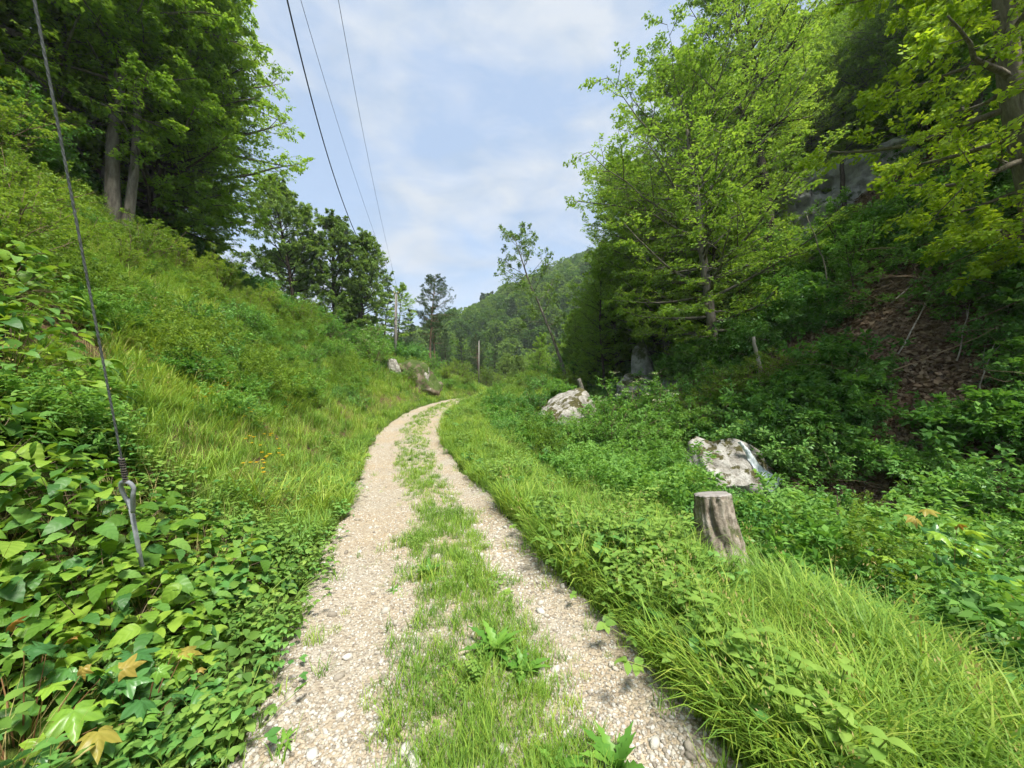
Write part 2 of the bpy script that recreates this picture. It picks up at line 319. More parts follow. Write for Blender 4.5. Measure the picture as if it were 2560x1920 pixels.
# ------------------------------------------------ ground, track, brook
def gridaxis(lo, hi, n, c, a):
    """n samples, dense round c"""
    u = np.linspace(np.arcsinh((lo - c) / a), np.arcsinh((hi - c) / a), n); return c + a * np.sinh(u)
gx = gridaxis(-260, 380, 400, 0, 5.5); gy = gridaxis(-45, 620, 420, 6, 7.0)
X, Y = np.meshgrid(gx, gy); Z = hgt(X, Y); D_ = X - track_x(Y)
Z = Z - .035 * (np.abs(D_) < 1.05)
lit = sstep(.5, 3, X - _sm(Y, AY, AX)) * (1 - sstep(100, 140, Y))
lit = np.clip(lit * 1.0, 0, 1)
soil = np.clip(sstep(-.1, .1, vnoise(X / 1.3, Y / 1.3, 9)) * (D_ < -2) * (1 - sstep(6, 12, -D_)) , 0, 1)
i = np.arange(X.size).reshape(X.shape)
q = np.stack([i[:-1, :-1], i[:-1, 1:], i[1:, 1:], i[1:, :-1]], -1).reshape(-1, 4)
def groundmat():
    m, N, L = newmat('ground_soil')
    tc = N.new('ShaderNodeTexCoord')
    n = N.new('ShaderNodeTexNoise'); n.inputs['Scale'].default_value = 1.3; n.inputs['Detail'].default_value = 8; n.inputs['Roughness'].default_value = .7; L.new(tc.outputs['Object'], n.inputs['Vector'])
    n2 = N.new('ShaderNodeTexNoise'); n2.inputs['Scale'].default_value = 14; n2.inputs['Detail'].default_value = 6; n2.inputs['Roughness'].default_value = .7; L.new(tc.outputs['Object'], n2.inputs['Vector'])
    g = ramp(N, [(.3, (.05, .045, .02)), (.45, (.05, .075, .015)), (.7, (.08, .12, .02))]); L.new(n.outputs[0], g.inputs[0])
    b1 = ramp(N, [(.3, (.055, .032, .02)), (.5, (.11, .066, .04)), (.72, (.19, .125, .08))]); L.new(n2.outputs[0], b1.inputs[0])
    a = N.new('ShaderNodeAttribute'); a.attribute_name = 'litter'; a2 = N.new('ShaderNodeAttribute'); a2.attribute_name = 'soil'
    f = math2(N, L, 'MAXIMUM', a.outputs['Fac'], math2(N, L, 'MULTIPLY', a2.outputs['Fac'], .9))
    x = N.new('ShaderNodeMix'); x.data_type = 'RGBA'; L.new(f, x.inputs[0]); L.new(g.outputs[0], x.inputs[6]); L.new(b1.outputs[0], x.inputs[7])
    b = N.new('ShaderNodeBsdfPrincipled'); b.inputs['Roughness'].default_value = 1; b.inputs['Specular IOR Level'].default_value = .1
    L.new(x.outputs[2], b.inputs['Base Color'])
    bu = N.new('ShaderNodeBump'); bu.inputs['Strength'].default_value = .8; bu.inputs['Distance'].default_value = .05; L.new(n2.outputs[0], bu.inputs['Height']); L.new(bu.outputs[0], b.inputs['Normal'])
    o = N.new('ShaderNodeOutputMaterial'); L.new(b.outputs[0], o.inputs[0]); return m
ground = obj('ground', mesh('ground', np.stack([X, Y, Z], -1).reshape(-1, 3), [q], groundmat(), {'litter': ('POINT', lit.ravel()), 'soil': ('POINT', soil.ravel())}, smooth=True))
tag(ground, 'valley ground rising to wooded slopes on both sides of the track', kind='structure')

def trackmat():
    m, N, L = newmat('track_gravel')
    tc = N.new('ShaderNodeTexCoord')
    v = N.new('ShaderNodeTexVoronoi'); v.inputs['Scale'].default_value = 42; L.new(tc.outputs['Object'], v.inputs['Vector'])
    v2 = N.new('ShaderNodeTexVoronoi'); v2.inputs['Scale'].default_value = 95; L.new(tc.outputs['Object'], v2.inputs['Vector'])
    n = N.new('ShaderNodeTexNoise'); n.inputs['Scale'].default_value = 1.1; n.inputs['Detail'].default_value = 5; L.new(tc.outputs['Object'], n.inputs['Vector'])
    sp = N.new('ShaderNodeSeparateColor'); L.new(v.outputs['Color'], sp.inputs[0])
    sp2 = N.new('ShaderNodeSeparateColor'); L.new(v2.outputs['Color'], sp2.inputs[0])
    c1 = ramp(N, [(0, (.20, .165, .125)), (.35, (.33, .285, .22)), (.75, (.395, .355, .285)), (1, (.48, .45, .385))]); L.new(math2(N, L, 'ADD', math2(N, L, 'MULTIPLY', sp.outputs[0], .6), math2(N, L, 'MULTIPLY', sp2.outputs[1], .4)), c1.inputs[0])
    c2 = ramp(N, [(.35, (1.04, .95, .82)), (.65, (1, 1, 1))]); L.new(n.outputs[0], c2.inputs[0])
    x = N.new('ShaderNodeMix'); x.data_type = 'RGBA'; x.blend_type = 'MULTIPLY'; x.inputs[0].default_value = 1; L.new(c1.outputs[0], x.inputs[6]); L.new(c2.outputs[0], x.inputs[7])
    b = N.new('ShaderNodeBsdfPrincipled'); b.inputs['Roughness'].default_value = .95; b.inputs['Specular IOR Level'].default_value = .15; L.new(x.outputs[2], b.inputs['Base Color'])
    bu = N.new('ShaderNodeBump'); bu.inputs['Strength'].default_value = 1; bu.inputs['Distance'].default_value = .012; bu.invert = True
    L.new(math2(N, L, 'ADD', v.outputs['Distance'], math2(N, L, 'MULTIPLY', v2.outputs['Distance'], .5)), bu.inputs['Height']); L.new(bu.outputs[0], b.inputs['Normal'])
    o = N.new('ShaderNodeOutputMaterial'); L.new(b.outputs[0], o.inputs[0]); return m
def track_top(x, y):
    """height of the gravel surface; two worn ruts and a raised middle"""
    d = x - track_x(y)
    r = -.035 * (np.exp(-((d + .62) / .26) ** 2) + np.exp(-((d - .68) / .24) ** 2)) + .012 * np.exp(-(d / .25) ** 2)
    r = r + .018 * vnoise(x / .35, y / .35, 21) + .008 * vnoise(x / .09, y / .09, 22)
    edge = 1.14 + .22 * vnoise(y / .8, y * 0 + np.sign(d), 23)
    return hgt(x, y) + .03 + r - .12 * sstep(-.16, .22, np.abs(d) - edge)
ty = np.concatenate([np.arange(-4, 6, .05), np.arange(6, 16, .12), np.arange(16, 62, .3)])
td = np.linspace(-1.5, 1.5, 61)
TD, TYY = np.meshgrid(td, ty); TXX = TD + track_x(TYY)
i = np.arange(TXX.size).reshape(TXX.shape)
q = np.stack([i[:-1, :-1], i[:-1, 1:], i[1:, 1:], i[1:, :-1]], -1).reshape(-1, 4)
track = obj('track', mesh('track', np.stack([TXX, TYY, track_top(TXX, TYY)], -1).reshape(-1, 3), [q], trackmat(), smooth=True))
tag(track, 'pale gravel track with two wheel ruts curving up the valley', kind='structure')

# brook in the gully
def watermat():
    m, N, L = newmat('brook_water')
    b = N.new('ShaderNodeBsdfPrincipled'); b.inputs['Base Color'].default_value = (.05, .06, .055, 1); b.inputs['Roughness'].default_value = .12
    tc = N.new('ShaderNodeTexCoord'); n = N.new('ShaderNodeTexNoise'); n.inputs['Scale'].default_value = 6; n.inputs['Detail'].default_value = 4; L.new(tc.outputs['Object'], n.inputs['Vector'])
    bu = N.new('ShaderNodeBump'); bu.inputs['Strength'].default_value = .5; bu.inputs['Distance'].default_value = .03; L.new(n.outputs[0], bu.inputs['Height']); L.new(bu.outputs[0], b.inputs['Normal'])
    o = N.new('ShaderNodeOutputMaterial'); L.new(b.outputs[0], o.inputs[0]); return m
def foammat():
    m, N, L = newmat('falling_water')
    tc = N.new('ShaderNodeTexCoord'); mp = N.new('ShaderNodeMapping'); mp.inputs['Scale'].default_value = (5, 5, 1.6); L.new(tc.outputs['Object'], mp.inputs[0])
    n = N.new('ShaderNodeTexNoise'); n.inputs['Scale'].default_value = 4; n.inputs['Detail'].default_value = 6; L.new(mp.outputs[0], n.inputs['Vector'])
    r = ramp(N, [(.3, (.35, .40, .42)), (.45, (.62, .68, .72)), (.62, (.85, .88, .9))]); L.new(n.outputs[0], r.inputs[0])
    b = N.new('ShaderNodeBsdfPrincipled'); b.inputs['Roughness'].default_value = .25; L.new(r.outputs[0], b.inputs['Base Color'])
    bu = N.new('ShaderNodeBump'); bu.inputs['Strength'].default_value = .8; bu.inputs['Distance'].default_value = .04; L.new(n.outputs[0], bu.inputs['Height']); L.new(bu.outputs[0], b.inputs['Normal'])
    o = N.new('ShaderNodeOutputMaterial'); L.new(b.outputs[0], o.inputs[0]); return m
wy = np.arange(-8, 30, .3); wd = np.linspace(-.75, .75, 7)
WD, WY = np.meshgrid(wd, wy); WX = WD + _sm(WY, AY, AX)
zc = hgt(_sm(wy, AY, AX), wy); zc = np.minimum.accumulate(zc[::-1])[::-1] if False else zc
WZ = np.repeat((zc + .05)[:, None], 7, 1) - .12 * np.abs(WD) * 0
i = np.arange(WX.size).reshape(WX.shape); q = np.stack([i[:-1, :-1], i[:-1, 1:], i[1:, 1:], i[1:, :-1]], -1).reshape(-1, 4)
tag(obj('brook', mesh('brook', np.stack([WX, WY, WZ], -1).reshape(-1, 3), [q], watermat(), smooth=True)), 'narrow brook running down the shaded gully', kind='structure')
# ------------------------------------------------ plant makers
def tree_kind(name, seed, H, r0, base, crown, nl, ns, nt_, nleaf, lsize, leaf, bark, flat=.75, el=(5, 62), curl=.35, lean=(0, 0), wr=.62, tilt=.35,
              droop=.1, twigs=True, ragged=.25, conifer=False, trunk_jit=.035, top=.98, aztop=None, hook=0, sub=.42):
    """crown: list of (height fraction, limb length in m)"""
    r = np.random.default_rng(seed)
    tr = curve(np.array([[0, 0, -.5]]), unit(np.array([[lean[0], lean[1], 1.0]])), np.array([H + .5]), 16, -hook, trunk_jit, r)
    if hook == 0: tr[:, :, 0] += 0
    tt = np.linspace(0, 1, 16); rad = r0 * (1 - tt) ** .75 + .012; rad[0] *= 1.5; rad[1] *= 1.12
    tv, tf = tubes(tr, rad[None], 10)
    t = base + (top - base) * (np.arange(nl) + r.random(nl)) / nl
    if conifer: t = base + (top - base) * (np.floor(np.arange(nl) / 5) * 5 / nl) + r.normal(0, .006, nl); t = np.clip(t, base, top)
    az = np.arange(nl) * 2.39996 + r.normal(0, .3, nl)
    if aztop is not None: az = aztop[0] + r.normal(0, aztop[1], nl)
    x = t * 15; i = np.clip(x.astype(int), 0, 14); f = (x - i)[:, None]
    p = tr[0][i] * (1 - f) + tr[0][i + 1] * f
    e = np.radians(el[0] + (el[1] - el[0]) * ((t - base) / (1 - base)) ** 1.3 + r.normal(0, 7, nl))
    d = np.stack([np.cos(az) * np.cos(e), np.sin(az) * np.cos(e), np.sin(e)], -1)
    ln = np.interp(t, [c[0] for c in crown], [c[1] for c in crown]) * r.uniform(1 - ragged, 1 + ragged, nl)
    limb = curve(p, d, ln, 7, curl, .10, r)
    lr = np.maximum(np.interp(t, tt, rad) * .42, .02)[:, None] * np.linspace(1, .12, 7)[None] ** .8
    lr = np.minimum(lr, (ln * .022)[:, None] * np.linspace(1, .15, 7)[None] + .006)
    sub, ss = kids(limb, ns, .18, 1, sub, .85, flat, .03, curl * .3, .10, 4, r)
    sl_ = np.linalg.norm(sub[:, -1] - sub[:, 0], axis=1)
    parts = [tubes(limb, lr, 5), tubes(sub, (sl_ * .011 + .004)[:, None] * np.array([[1, .75, .5, .2]]), 3)]
    tw, _ = kids(sub, nt_, .12, 1, .5, .8, flat, .0, -droop, .12, 3, r)
    tl = np.linalg.norm(tw[:, -1] - tw[:, 0], axis=1)
    if twigs: parts.append(tubes(tw, (tl * .007 + .003)[:, None] * np.array([[1, .6, .2]]), 3, cap=False))
    bv, bf = merge(parts)
    if conifer:
        C, D, Nn, Lg = spray_leaves(tw, nleaf, lsize, r, 1.2, 0, .2, .03)
        D = unit(D + r.normal(0, .6, D.shape) + np.array([0, 0, .25]))
        lv, lf = leaves(C, D, Nn, Lg, wr, .02)
    else:
        a = spray_leaves(tw, nleaf, lsize, r, tilt, droop); b = spray_leaves(sub, max(nleaf // 2, 4), lsize, r, tilt, droop, .5)
        C, D, Nn, Lg = [np.concatenate(z) for z in zip(a, b)]
        lv, lf = leaves(C, D, Nn, Lg, wr)
    rnd = r.random(len(lf))
    return dict(trunk=mesh(name + '_trunk', tv, tf, M[bark], smooth=True), branches=mesh(name + '_branches', bv, bf, M[bark], smooth=True),
                crown=mesh(name + '_crown', lv, [lf], M[leaf], {'rnd': ('FACE', rnd)}), H=H)
def shrub_kind(name, seed, H, W, ns0, ns, nt_, nleaf, lsize, leaf, bark='twig', flat=.5, up=.9, curl=-.08, tilt=.5, droop=.2, wr=.55, flowers=None):
    r = np.random.default_rng(seed)
    az = np.arange(ns0) * 2.39996 + r.normal(0, .3, ns0)
    o = np.sqrt((np.arange(ns0) + .5) / ns0)
    d = unit(np.stack([np.cos(az) * o * W / H * .55, np.sin(az) * o * W / H * .55, np.full(ns0, up) - .25 * o], -1))
    p = np.stack([np.cos(az) * o * W * .15, np.sin(az) * o * W * .15, np.full(ns0, -.15)], -1)
    ln = (H + .15) * r.uniform(.75, 1.12, ns0)
    st = curve(p, d, ln, 6, curl, .12, r)
    sub, _ = kids(st, ns, .22, 1, .42, .85, flat, .08, curl, .12, 4, r, .5)
    tw, _ = kids(sub, nt_, .15, 1, .5, .8, flat, .05, -.1, .12, 3, r)
    sl_ = np.linalg.norm(sub[:, -1] - sub[:, 0], axis=1); tl = np.linalg.norm(tw[:, -1] - tw[:, 0], axis=1)
    bv, bf = merge([tubes(st, (ln * .011 + .003)[:, None] * np.linspace(1, .2, 6)[None], 4), tubes(sub, (sl_ * .012 + .002)[:, None] * np.array([[1, .7, .5, .2]]), 3, False)])
    a = spray_leaves(tw, nleaf, lsize, r, tilt, droop, spread=.02); b = spray_leaves(sub, nleaf, lsize, r, tilt, droop, .3, .02)
    C, D, Nn, Lg = [np.concatenate(z) for z in zip(a, b)]
    lv, lf = leaves(C, D, Nn, Lg, wr)
    k = dict(stems=mesh(name + '_stems', bv, bf, M[bark], smooth=True), foliage=mesh(name + '_foliage', lv, [lf], M[leaf], {'rnd': ('FACE', r.random(len(lf)))}), H=H)
    if flowers:
        tips = sub[:, -1]; tips = tips[tips[:, 2] > np.quantile(tips[:, 2], .55)]; tips = tips[r.permutation(len(tips))[:flowers]]
        C = (tips[:, None] + r.normal(0, 1, (len(tips), 26, 3)) * np.array([.07, .07, .014])).reshape(-1, 3) + np.array([0, 0, .05])
        fv, ff = leaves(C, unit(r.normal(0, 1, C.shape) * np.array([1, 1, .2])), unit(np.array([0, 0, 1.]) + r.normal(0, .3, C.shape)), np.full(len(C), .035), .9, .05)
        k['blossom'] = mesh(name + '_blossom', fv, [ff], M['cream'], {'rnd': ('FACE', r.random(len(ff)))})
    return k
def place(name, kind, x, y, label, cat, group=None, s=1.0, rz=None, tilt=(0, 0), dz=0, fat=1.0):
    if rz is None: rz = float(rng.uniform(0, 6.28))
    o = empty(name, (x, y, float(hgt(x, y)) + dz), rz, tilt, s)
    for part in ('trunk', 'branches', 'crown', 'stems', 'foliage', 'blossom'):
        if part in kind:
            c = obj(part, kind[part], o)
            if part == 'trunk' and fat != 1: c.scale = (fat, fat, 1)
    return tag(o, label, cat, group)

# ---- small plants that cover the ground
def blades(n, L, W, spread, bend, r, mat, seg=4, lift=1.0, jit=.35):
    az = r.uniform(0, 2 * np.pi, n); rad = spread * np.sqrt(r.random(n)); pa = r.uniform(0, 2 * np.pi, n)
    p0 = np.stack([np.cos(pa) * rad, np.sin(pa) * rad, np.full(n, -.03)], -1)
    h = np.stack([np.cos(az), np.sin(az), np.zeros(n)], -1)
    ln = L * r.uniform(.5, 1.15, n); b = bend * r.uniform(.4, 1.3, n)
    t = np.linspace(0, 1, seg + 1)
    ang = (.12 + r.random(n)[:, None] * jit) + b[:, None] * t[None] ** 1.5
    st = (ln / seg)[:, None, None]
    step = (np.sin(ang)[..., None] * h[:, None] + np.cos(ang)[..., None] * np.array([0, 0, 1.])) * st
    P = np.concatenate([p0[:, None], p0[:, None] + np.cumsum(step[:, :-1], 1)], 1)
    side = np.stack([-np.sin(az), np.cos(az), np.zeros(n)], -1)[:, None]
    wd = (W * r.uniform(.7, 1.3, n))[:, None, None] * (np.array([.7, 1, .85, .55, .06]) if seg == 4 else np.linspace(1, .08, seg + 1))[None, :, None]
    V = np.stack([P - side * wd * .5, P + side * wd * .5], 2)
    i = np.arange(n * (seg + 1) * 2).reshape(n, seg + 1, 2)
    q = np.stack([i[:, :-1, 0], i[:, :-1, 1], i[:, 1:, 1], i[:, 1:, 0]], -1).reshape(-1, 4)
    return V.reshape(-1, 3), q, np.repeat(r.random(n), seg)
def tuft(name, seed, n, L, W, spread, bend, mat='grass', stalks=0, heads=False):
    r = np.random.default_rng(seed); V, q, a = blades(n, L, W, spread, bend, r, mat); mi = np.zeros(len(q))
    if stalks:
        V2, q2, a2 = blades(stalks, L * 1.6, W * .45, spread * .6, .35, r, mat, jit=.25)
        q2 = q2 + len(V); nn = len(V); V = np.concatenate([V, V2]); q = np.concatenate([q, q2]); a = np.concatenate([a, a2]); mi = np.concatenate([mi, np.ones(len(q2))])
        if heads:
            tip = V2.reshape(stalks, -1, 2, 3)[:, -1, 0]
            C = (tip[:, None] + r.normal(0, 1, (stalks, 14, 3)) * np.array([.012, .012, .04])).reshape(-1, 3)
            lv, lf = leaves(C, unit(r.normal(0, .5, C.shape) + np.array([0, 0, 1.])), unit(r.normal(0, 1, C.shape)), np.full(len(C), .022), .35, .05)
            q = np.concatenate([q, lf + len(V)]); V = np.concatenate([V, lv]); a = np.concatenate([a, r.random(len(lf))]); mi = np.concatenate([mi, np.ones(len(lf))])
    return mesh(name, V, [q], [M[mat], M['grass_dry']], {'rnd': ('FACE', a)}, mi=mi)
def ovate(n=5, w=.36, droop=.22, fold=.10, serr=0.0, wave=.0, seed=0, lobes=0):
    """a leaf of length 1 along +X"""
    r = np.random.default_rng(seed)
    x = np.linspace(0, 1, n + 1); hw = w * np.sin(np.pi * x ** .74) ** .68; hw[0] = .05; hw[-1] = .012
    if lobes: hw = hw * (1 + .38 * np.cos(x * lobes * 2 * np.pi))
    if serr: hw = hw * (1 + serr * (-1.0) ** np.arange(n + 1))
    z = -droop * x ** 2 + .06 * np.sin(x * 3.0)
    wz = wave * r.normal(0, 1, (2, n + 1))
    V = np.concatenate([np.stack([x, hw * 0, z], -1), np.stack([x - .03, hw, z + fold * hw / w * .5 + wz[0]], -1), np.stack([x - .03, -hw, z + fold * hw / w * .5 + wz[1]], -1)])
    a = np.arange(n); c, l, rr = a, a + n + 1, a + 2 * (n + 1)
    q = np.concatenate([np.stack([c, c + 1, l + 1, l], -1), np.stack([rr, rr + 1, c + 1, c], -1)])
    return V, q
def palmate(seed=0, droop=.35):
    A = np.radians([-165, -140, -118, -100, -82, -66, -52, -38, -26, -13, 0, 13, 26, 38, 52, 66, 82, 100, 118, 140, 165])
    Rr = np.array([.16, .30, .48, .34, .36, .50, .68, .50, .38, .55, .80, .55, .38, .50, .68, .50, .36, .34, .48, .30, .16])
    r = np.random.default_rng(seed); Rr = Rr * r.uniform(.92, 1.08, len(Rr)); n = len(A)
    c = np.array([[.2, 0, 0]]); o1 = np.stack([.2 + np.cos(A) * Rr * .5, np.sin(A) * Rr * .5, -droop * .2 * Rr + .035 * np.cos(A * 5)], -1)
    o2 = np.stack([.2 + np.cos(A) * Rr, np.sin(A) * Rr, -droop * Rr ** 1.4 + .04 * np.cos(A * 5) + r.normal(0, .015, n)], -1)
    V = np.concatenate([c, o1, o2]); a = np.arange(n - 1)
    tri = np.stack([a * 0, 1 + a, 2 + a], -1); q = np.stack([1 + a, 1 + n + a, 2 + n + a, 2 + a], -1)
    return V, [tri, q]
def place_template(V, C, D, Nn, Lg):
    D = unit(D); S = unit(np.cross(Nn, D)); U = np.cross(D, S)
    return (C[:, None] + Lg[:, None, None] * (V[None, :, 0:1] * D[:, None] + V[None, :, 1:2] * S[:, None] + V[None, :, 2:3] * U[:, None])).reshape(-1, 3)
def instfaces(F, nv, k): return [(f[None] + (np.arange(k) * nv)[:, None, None]).reshape(-1, f.shape[1]) for f in F]
def herb(name, seed, kind, mat):
    r = np.random.default_rng(seed); Vt, qt = ovate(4, .34, .25, .12, wave=.02, seed=seed)
    if kind == 'rosette':
        n = 11; az = np.arange(n) * 2.4 + r.normal(0, .2, n); e = r.uniform(.15, .9, n)
        C = np.zeros((n, 3)); D = np.stack([np.cos(az) * np.cos(e), np.sin(az) * np.cos(e), np.sin(e)], -1); Lg = r.uniform(.09, .2, n); Nn = unit(np.array([0, 0, 1.]) - D * .3)
        stems = None
    elif kind == 'upright':
        k = 4; C, D, Lg, Nn = [], [], [], []; st = []
        for s in range(k):
            b = r.normal(0, .06, 3) * np.array([1, 1, 0]); top = b + np.array([r.normal(0, .08), r.normal(0, .08), r.uniform(.28, .5)]); st.append([b, (b + top) / 2, top])
            for j in range(7):
                t = .25 + .75 * j / 6; az = j * 1.57 + r.normal(0, .2)
                for sg in (0, np.pi):
                    C.append(b + (top - b) * t); D.append([np.cos(az + sg), np.sin(az + sg), r.uniform(.0, .4)]); Lg.append(r.uniform(.05, .10) * (1.25 - .5 * t)); Nn.append([0, 0, 1])
        C, D, Lg, Nn = map(np.array, (C, D, Lg, Nn)); stems = np.array(st)
    else:   # trailing / bramble-like: leaflets in threes held flat over the ground
        k = 16; c = r.normal(0, .13, (k, 3)) * np.array([1, 1, 0]) + np.stack([np.zeros(k), np.zeros(k), r.uniform(.08, .30, k)], -1)
        st = np.stack([c * np.array([.3, .3, 0]), c * np.array([.7, .7, .7]), c], 1); stems = st
        az = r.uniform(0, 6.28, k); C = np.repeat(c, 3, 0); a3 = (az[:, None] + np.array([[-1.2, 0, 1.2]])).ravel()
        D = np.stack([np.cos(a3), np.sin(a3), r.normal(0, .18, 3 * k)], -1); Lg = r.uniform(.045, .085, 3 * k); Nn = unit(np.array([0, 0, 1.]) + r.normal(0, .25, (3 * k, 3)))
    V = place_template(Vt, C, D, Nn, Lg); F = instfaces([qt], len(Vt), len(C))[0]; a = np.repeat(r.random(len(C)), len(qt)); mi = np.zeros(len(F))
    if stems is not None:
        sv, sf = tubes(stems, np.full(stems.shape[:2], .003), 3, False); F = np.concatenate([F, sf[0] + len(V)]); V = np.concatenate([V, sv]); a = np.concatenate([a, np.full(len(sf[0]), .5)]); mi = np.concatenate([mi, np.ones(len(sf[0]))])
    return mesh(name, V, [F], [M[mat], M['stem']], {'rnd': ('FACE', a)}, mi=mi)
def litterpatch(name, seed):
    r = np.random.default_rng(seed); n = 60; C = r.normal(0, .22, (n, 3)) * np.array([1, 1, 0]) + np.stack([np.zeros(n)] * 2 + [r.uniform(.0, .05, n)], -1)
    az = r.uniform(0, 6.28, n); lv, lf = leaves(C, np.stack([np.cos(az), np.sin(az), r.normal(0, .3, n)], -1), unit(np.array([0, 0, 1.]) + r.normal(0, .4, (n, 3))), r.uniform(.05, .10, n), .6, .12)
    return mesh(name, lv, [lf], M['litter'], {'rnd': ('FACE', r.random(n))})
def pebble(seed, sub=0):
    r = np.random.default_rng(seed); t = (1 + 5 ** .5) / 2
    V = unit(np.array([(-1, t, 0), (1, t, 0), (-1, -t, 0), (1, -t, 0), (0, -1, t), (0, 1, t), (0, -1, -t), (0, 1, -t), (t, 0, -1), (t, 0, 1), (-t, 0, -1), (-t, 0, 1)], float))
    F = np.array([(0, 11, 5), (0, 5, 1), (0, 1, 7), (0, 7, 10), (0, 10, 11), (1, 5, 9), (5, 11, 4), (11, 10, 2), (10, 7, 6), (7, 1, 8), (3, 9, 4), (3, 4, 2), (3, 2, 6), (3, 6, 8), (3, 8, 9), (4, 9, 5), (2, 4, 11), (6, 2, 10), (8, 6, 7), (9, 8, 1)])
    V = V * r.uniform(.72, 1.2, (12, 1)) * np.array([1, r.uniform(.6, .95), r.uniform(.4, .65)]) * .5
    return mesh('stone', V, [F], M['stone'])

# ---- scatter of uncountable ground cover (one object, instanced points)
def scatter(name, pts, rz, scale, idx, protos, label, tilt=None, kind='stuff'):
    coll = bpy.data.collections.new('kinds_of_' + name)
    for k, me in enumerate(protos): coll.objects.link(bpy.data.objects.new('%s_kind_%02d' % (name, k), me))
    n = len(pts); me = bpy.data.meshes.new(name); me.vertices.add(n); me.vertices.foreach_set('co', np.asarray(pts, np.float32).ravel())
    rot = np.zeros((n, 3), np.float32); rot[:, 2] = rz
    if tilt is not None:
        g = tilt; c, s = np.cos(rz), np.sin(rz)
        rot[:, 0] = np.arctan(-g[0] * s + g[1] * c); rot[:, 1] = -np.arctan(g[0] * c + g[1] * s)
    a = me.attributes.new('rot', 'FLOAT_VECTOR', 'POINT'); a.data.foreach_set('vector', rot.ravel())
    a = me.attributes.new('scl', 'FLOAT', 'POINT'); a.data.foreach_set('value', np.asarray(scale, np.float32))
    a = me.attributes.new('idx', 'INT', 'POINT'); a.data.foreach_set('value', np.asarray(idx, np.int32))
    me.update()
    o = obj(name, me)
    g = bpy.data.node_groups.new('spread_' + name, 'GeometryNodeTree')
    g.interface.new_socket('Geometry', in_out='INPUT', socket_type='NodeSocketGeometry'); g.interface.new_socket('Geometry', in_out='OUTPUT', socket_type='NodeSocketGeometry')
    N = g.nodes; L = g.links; gi = N.new('NodeGroupInput'); go = N.new('NodeGroupOutput')
    ci = N.new('GeometryNodeCollectionInfo'); ci.inputs['Collection'].default_value = coll; ci.inputs['Separate Children'].default_value = True; ci.inputs['Reset Children'].default_value = True
    ip = N.new('GeometryNodeInstanceOnPoints'); ip.inputs['Pick Instance'].default_value = True
    def na(nm, ty): x = N.new('GeometryNodeInputNamedAttribute'); x.data_type = ty; x.inputs[0].default_value = nm; return x.outputs[0]
    L.new(gi.outputs[0], ip.inputs['Points']); L.new(ci.outputs[0], ip.inputs['Instance'])
    L.new(na('idx', 'INT'), ip.inputs['Instance Index'])
    e = N.new('FunctionNodeEulerToRotation'); L.new(na('rot', 'FLOAT_VECTOR'), e.inputs[0]); L.new(e.outputs[0], ip.inputs['Rotation'])
    L.new(na('scl', 'FLOAT'), ip.inputs['Scale']); L.new(ip.outputs[0], go.inputs[0])
    md = o.modifiers.new('spread', 'NODES'); md.node_group = g
    return tag(o, label, kind=kind)
def fan(n, r0, r1, p, a0=-64, a1=64):
    """random ground points round the viewpoint, thinning with distance as r^-p"""
    u = rng.random(n); e = 2 - p; r = (r0 ** e + u * (r1 ** e - r0 ** e)) ** (1 / e); a = np.radians(rng.uniform(a0, a1, n))
    return r * np.sin(a), r * np.cos(a), r
def grad(x, y): h = .15; return np.stack([(hgt(x + h, y) - hgt(x - h, y)) / (2 * h), (hgt(x, y + h) - hgt(x, y - h)) / (2 * h)])
# ------------------------------------------------ the kinds of trees and shrubs
K = {}
K['beech'] = tree_kind('beech', 11, 20, .30, .13, [(.1, 3.4), (.28, 4.8), (.45, 5.4), (.7, 4.4), (.9, 2.3), (1, .9)], 76, 9, 5, 17, .18, 'beech', 'bark', el=(-4, 62))
K['beech_wide'] = tree_kind('beech_wide', 26, 19, .30, .10, [(.08, 3.6), (.25, 5.2), (.5, 6.6), (.72, 6.2), (.9, 4.0), (1, 1.6)], 70, 10, 5, 14, .18, 'beech', 'bark', el=(-4, 66), ragged=.32)
K['beech_full'] = tree_kind('beech_full', 24, 18, .26, .06, [(.05, 3.6), (.25, 4.8), (.5, 5.2), (.75, 4.0), (.92, 2.2), (1, .9)], 76, 9, 5, 17, .18, 'beech', 'bark_dark', el=(-6, 62), flat=.6, tilt=.45)
K['beech_tall'] = tree_kind('beech_tall', 12, 26, .38, .40, [(.4, 4.5), (.6, 6.2), (.8, 5.0), (.95, 2.5), (1, 1)], 56, 9, 5, 16, .18, 'beech', 'bark_dark', el=(18, 70))
K['beech_low'] = tree_kind('beech_low', 13, 21, .42, .10, [(.08, 4.6), (.3, 6.2), (.6, 5.8), (.85, 3.5), (1, 1)], 84, 9, 5, 18, .18, 'beech_dark', 'bark', el=(-8, 60), droop=.3)
K['beech_bare'] = tree_kind('beech_bare', 25, 21, .30, .34, [(.3, 2.8), (.5, 4.0), (.75, 4.0), (.92, 2.4), (1, 1)], 60, 9, 5, 18, .18, 'beech_dark', 'bark', el=(-2, 64), droop=.25)
K['ash'] = tree_kind('ash', 14, 14.5, .26, .28, [(.25, 3.2), (.5, 4.6), (.75, 4.2), (.92, 2.4), (1, 1)], 48, 8, 5, 18, .22, 'ash', 'bark_dark', flat=.3, el=(12, 70), tilt=.7)
K['ivy_ash'] = tree_kind('ivy_ash', 15, 14, .34, .08, [(.05, 2.0), (.3, 3.2), (.55, 4.2), (.8, 3.4), (1, 1)], 64, 8, 5, 18, .22, 'ash', 'bark_dark', flat=.3, el=(0, 70), tilt=.7)
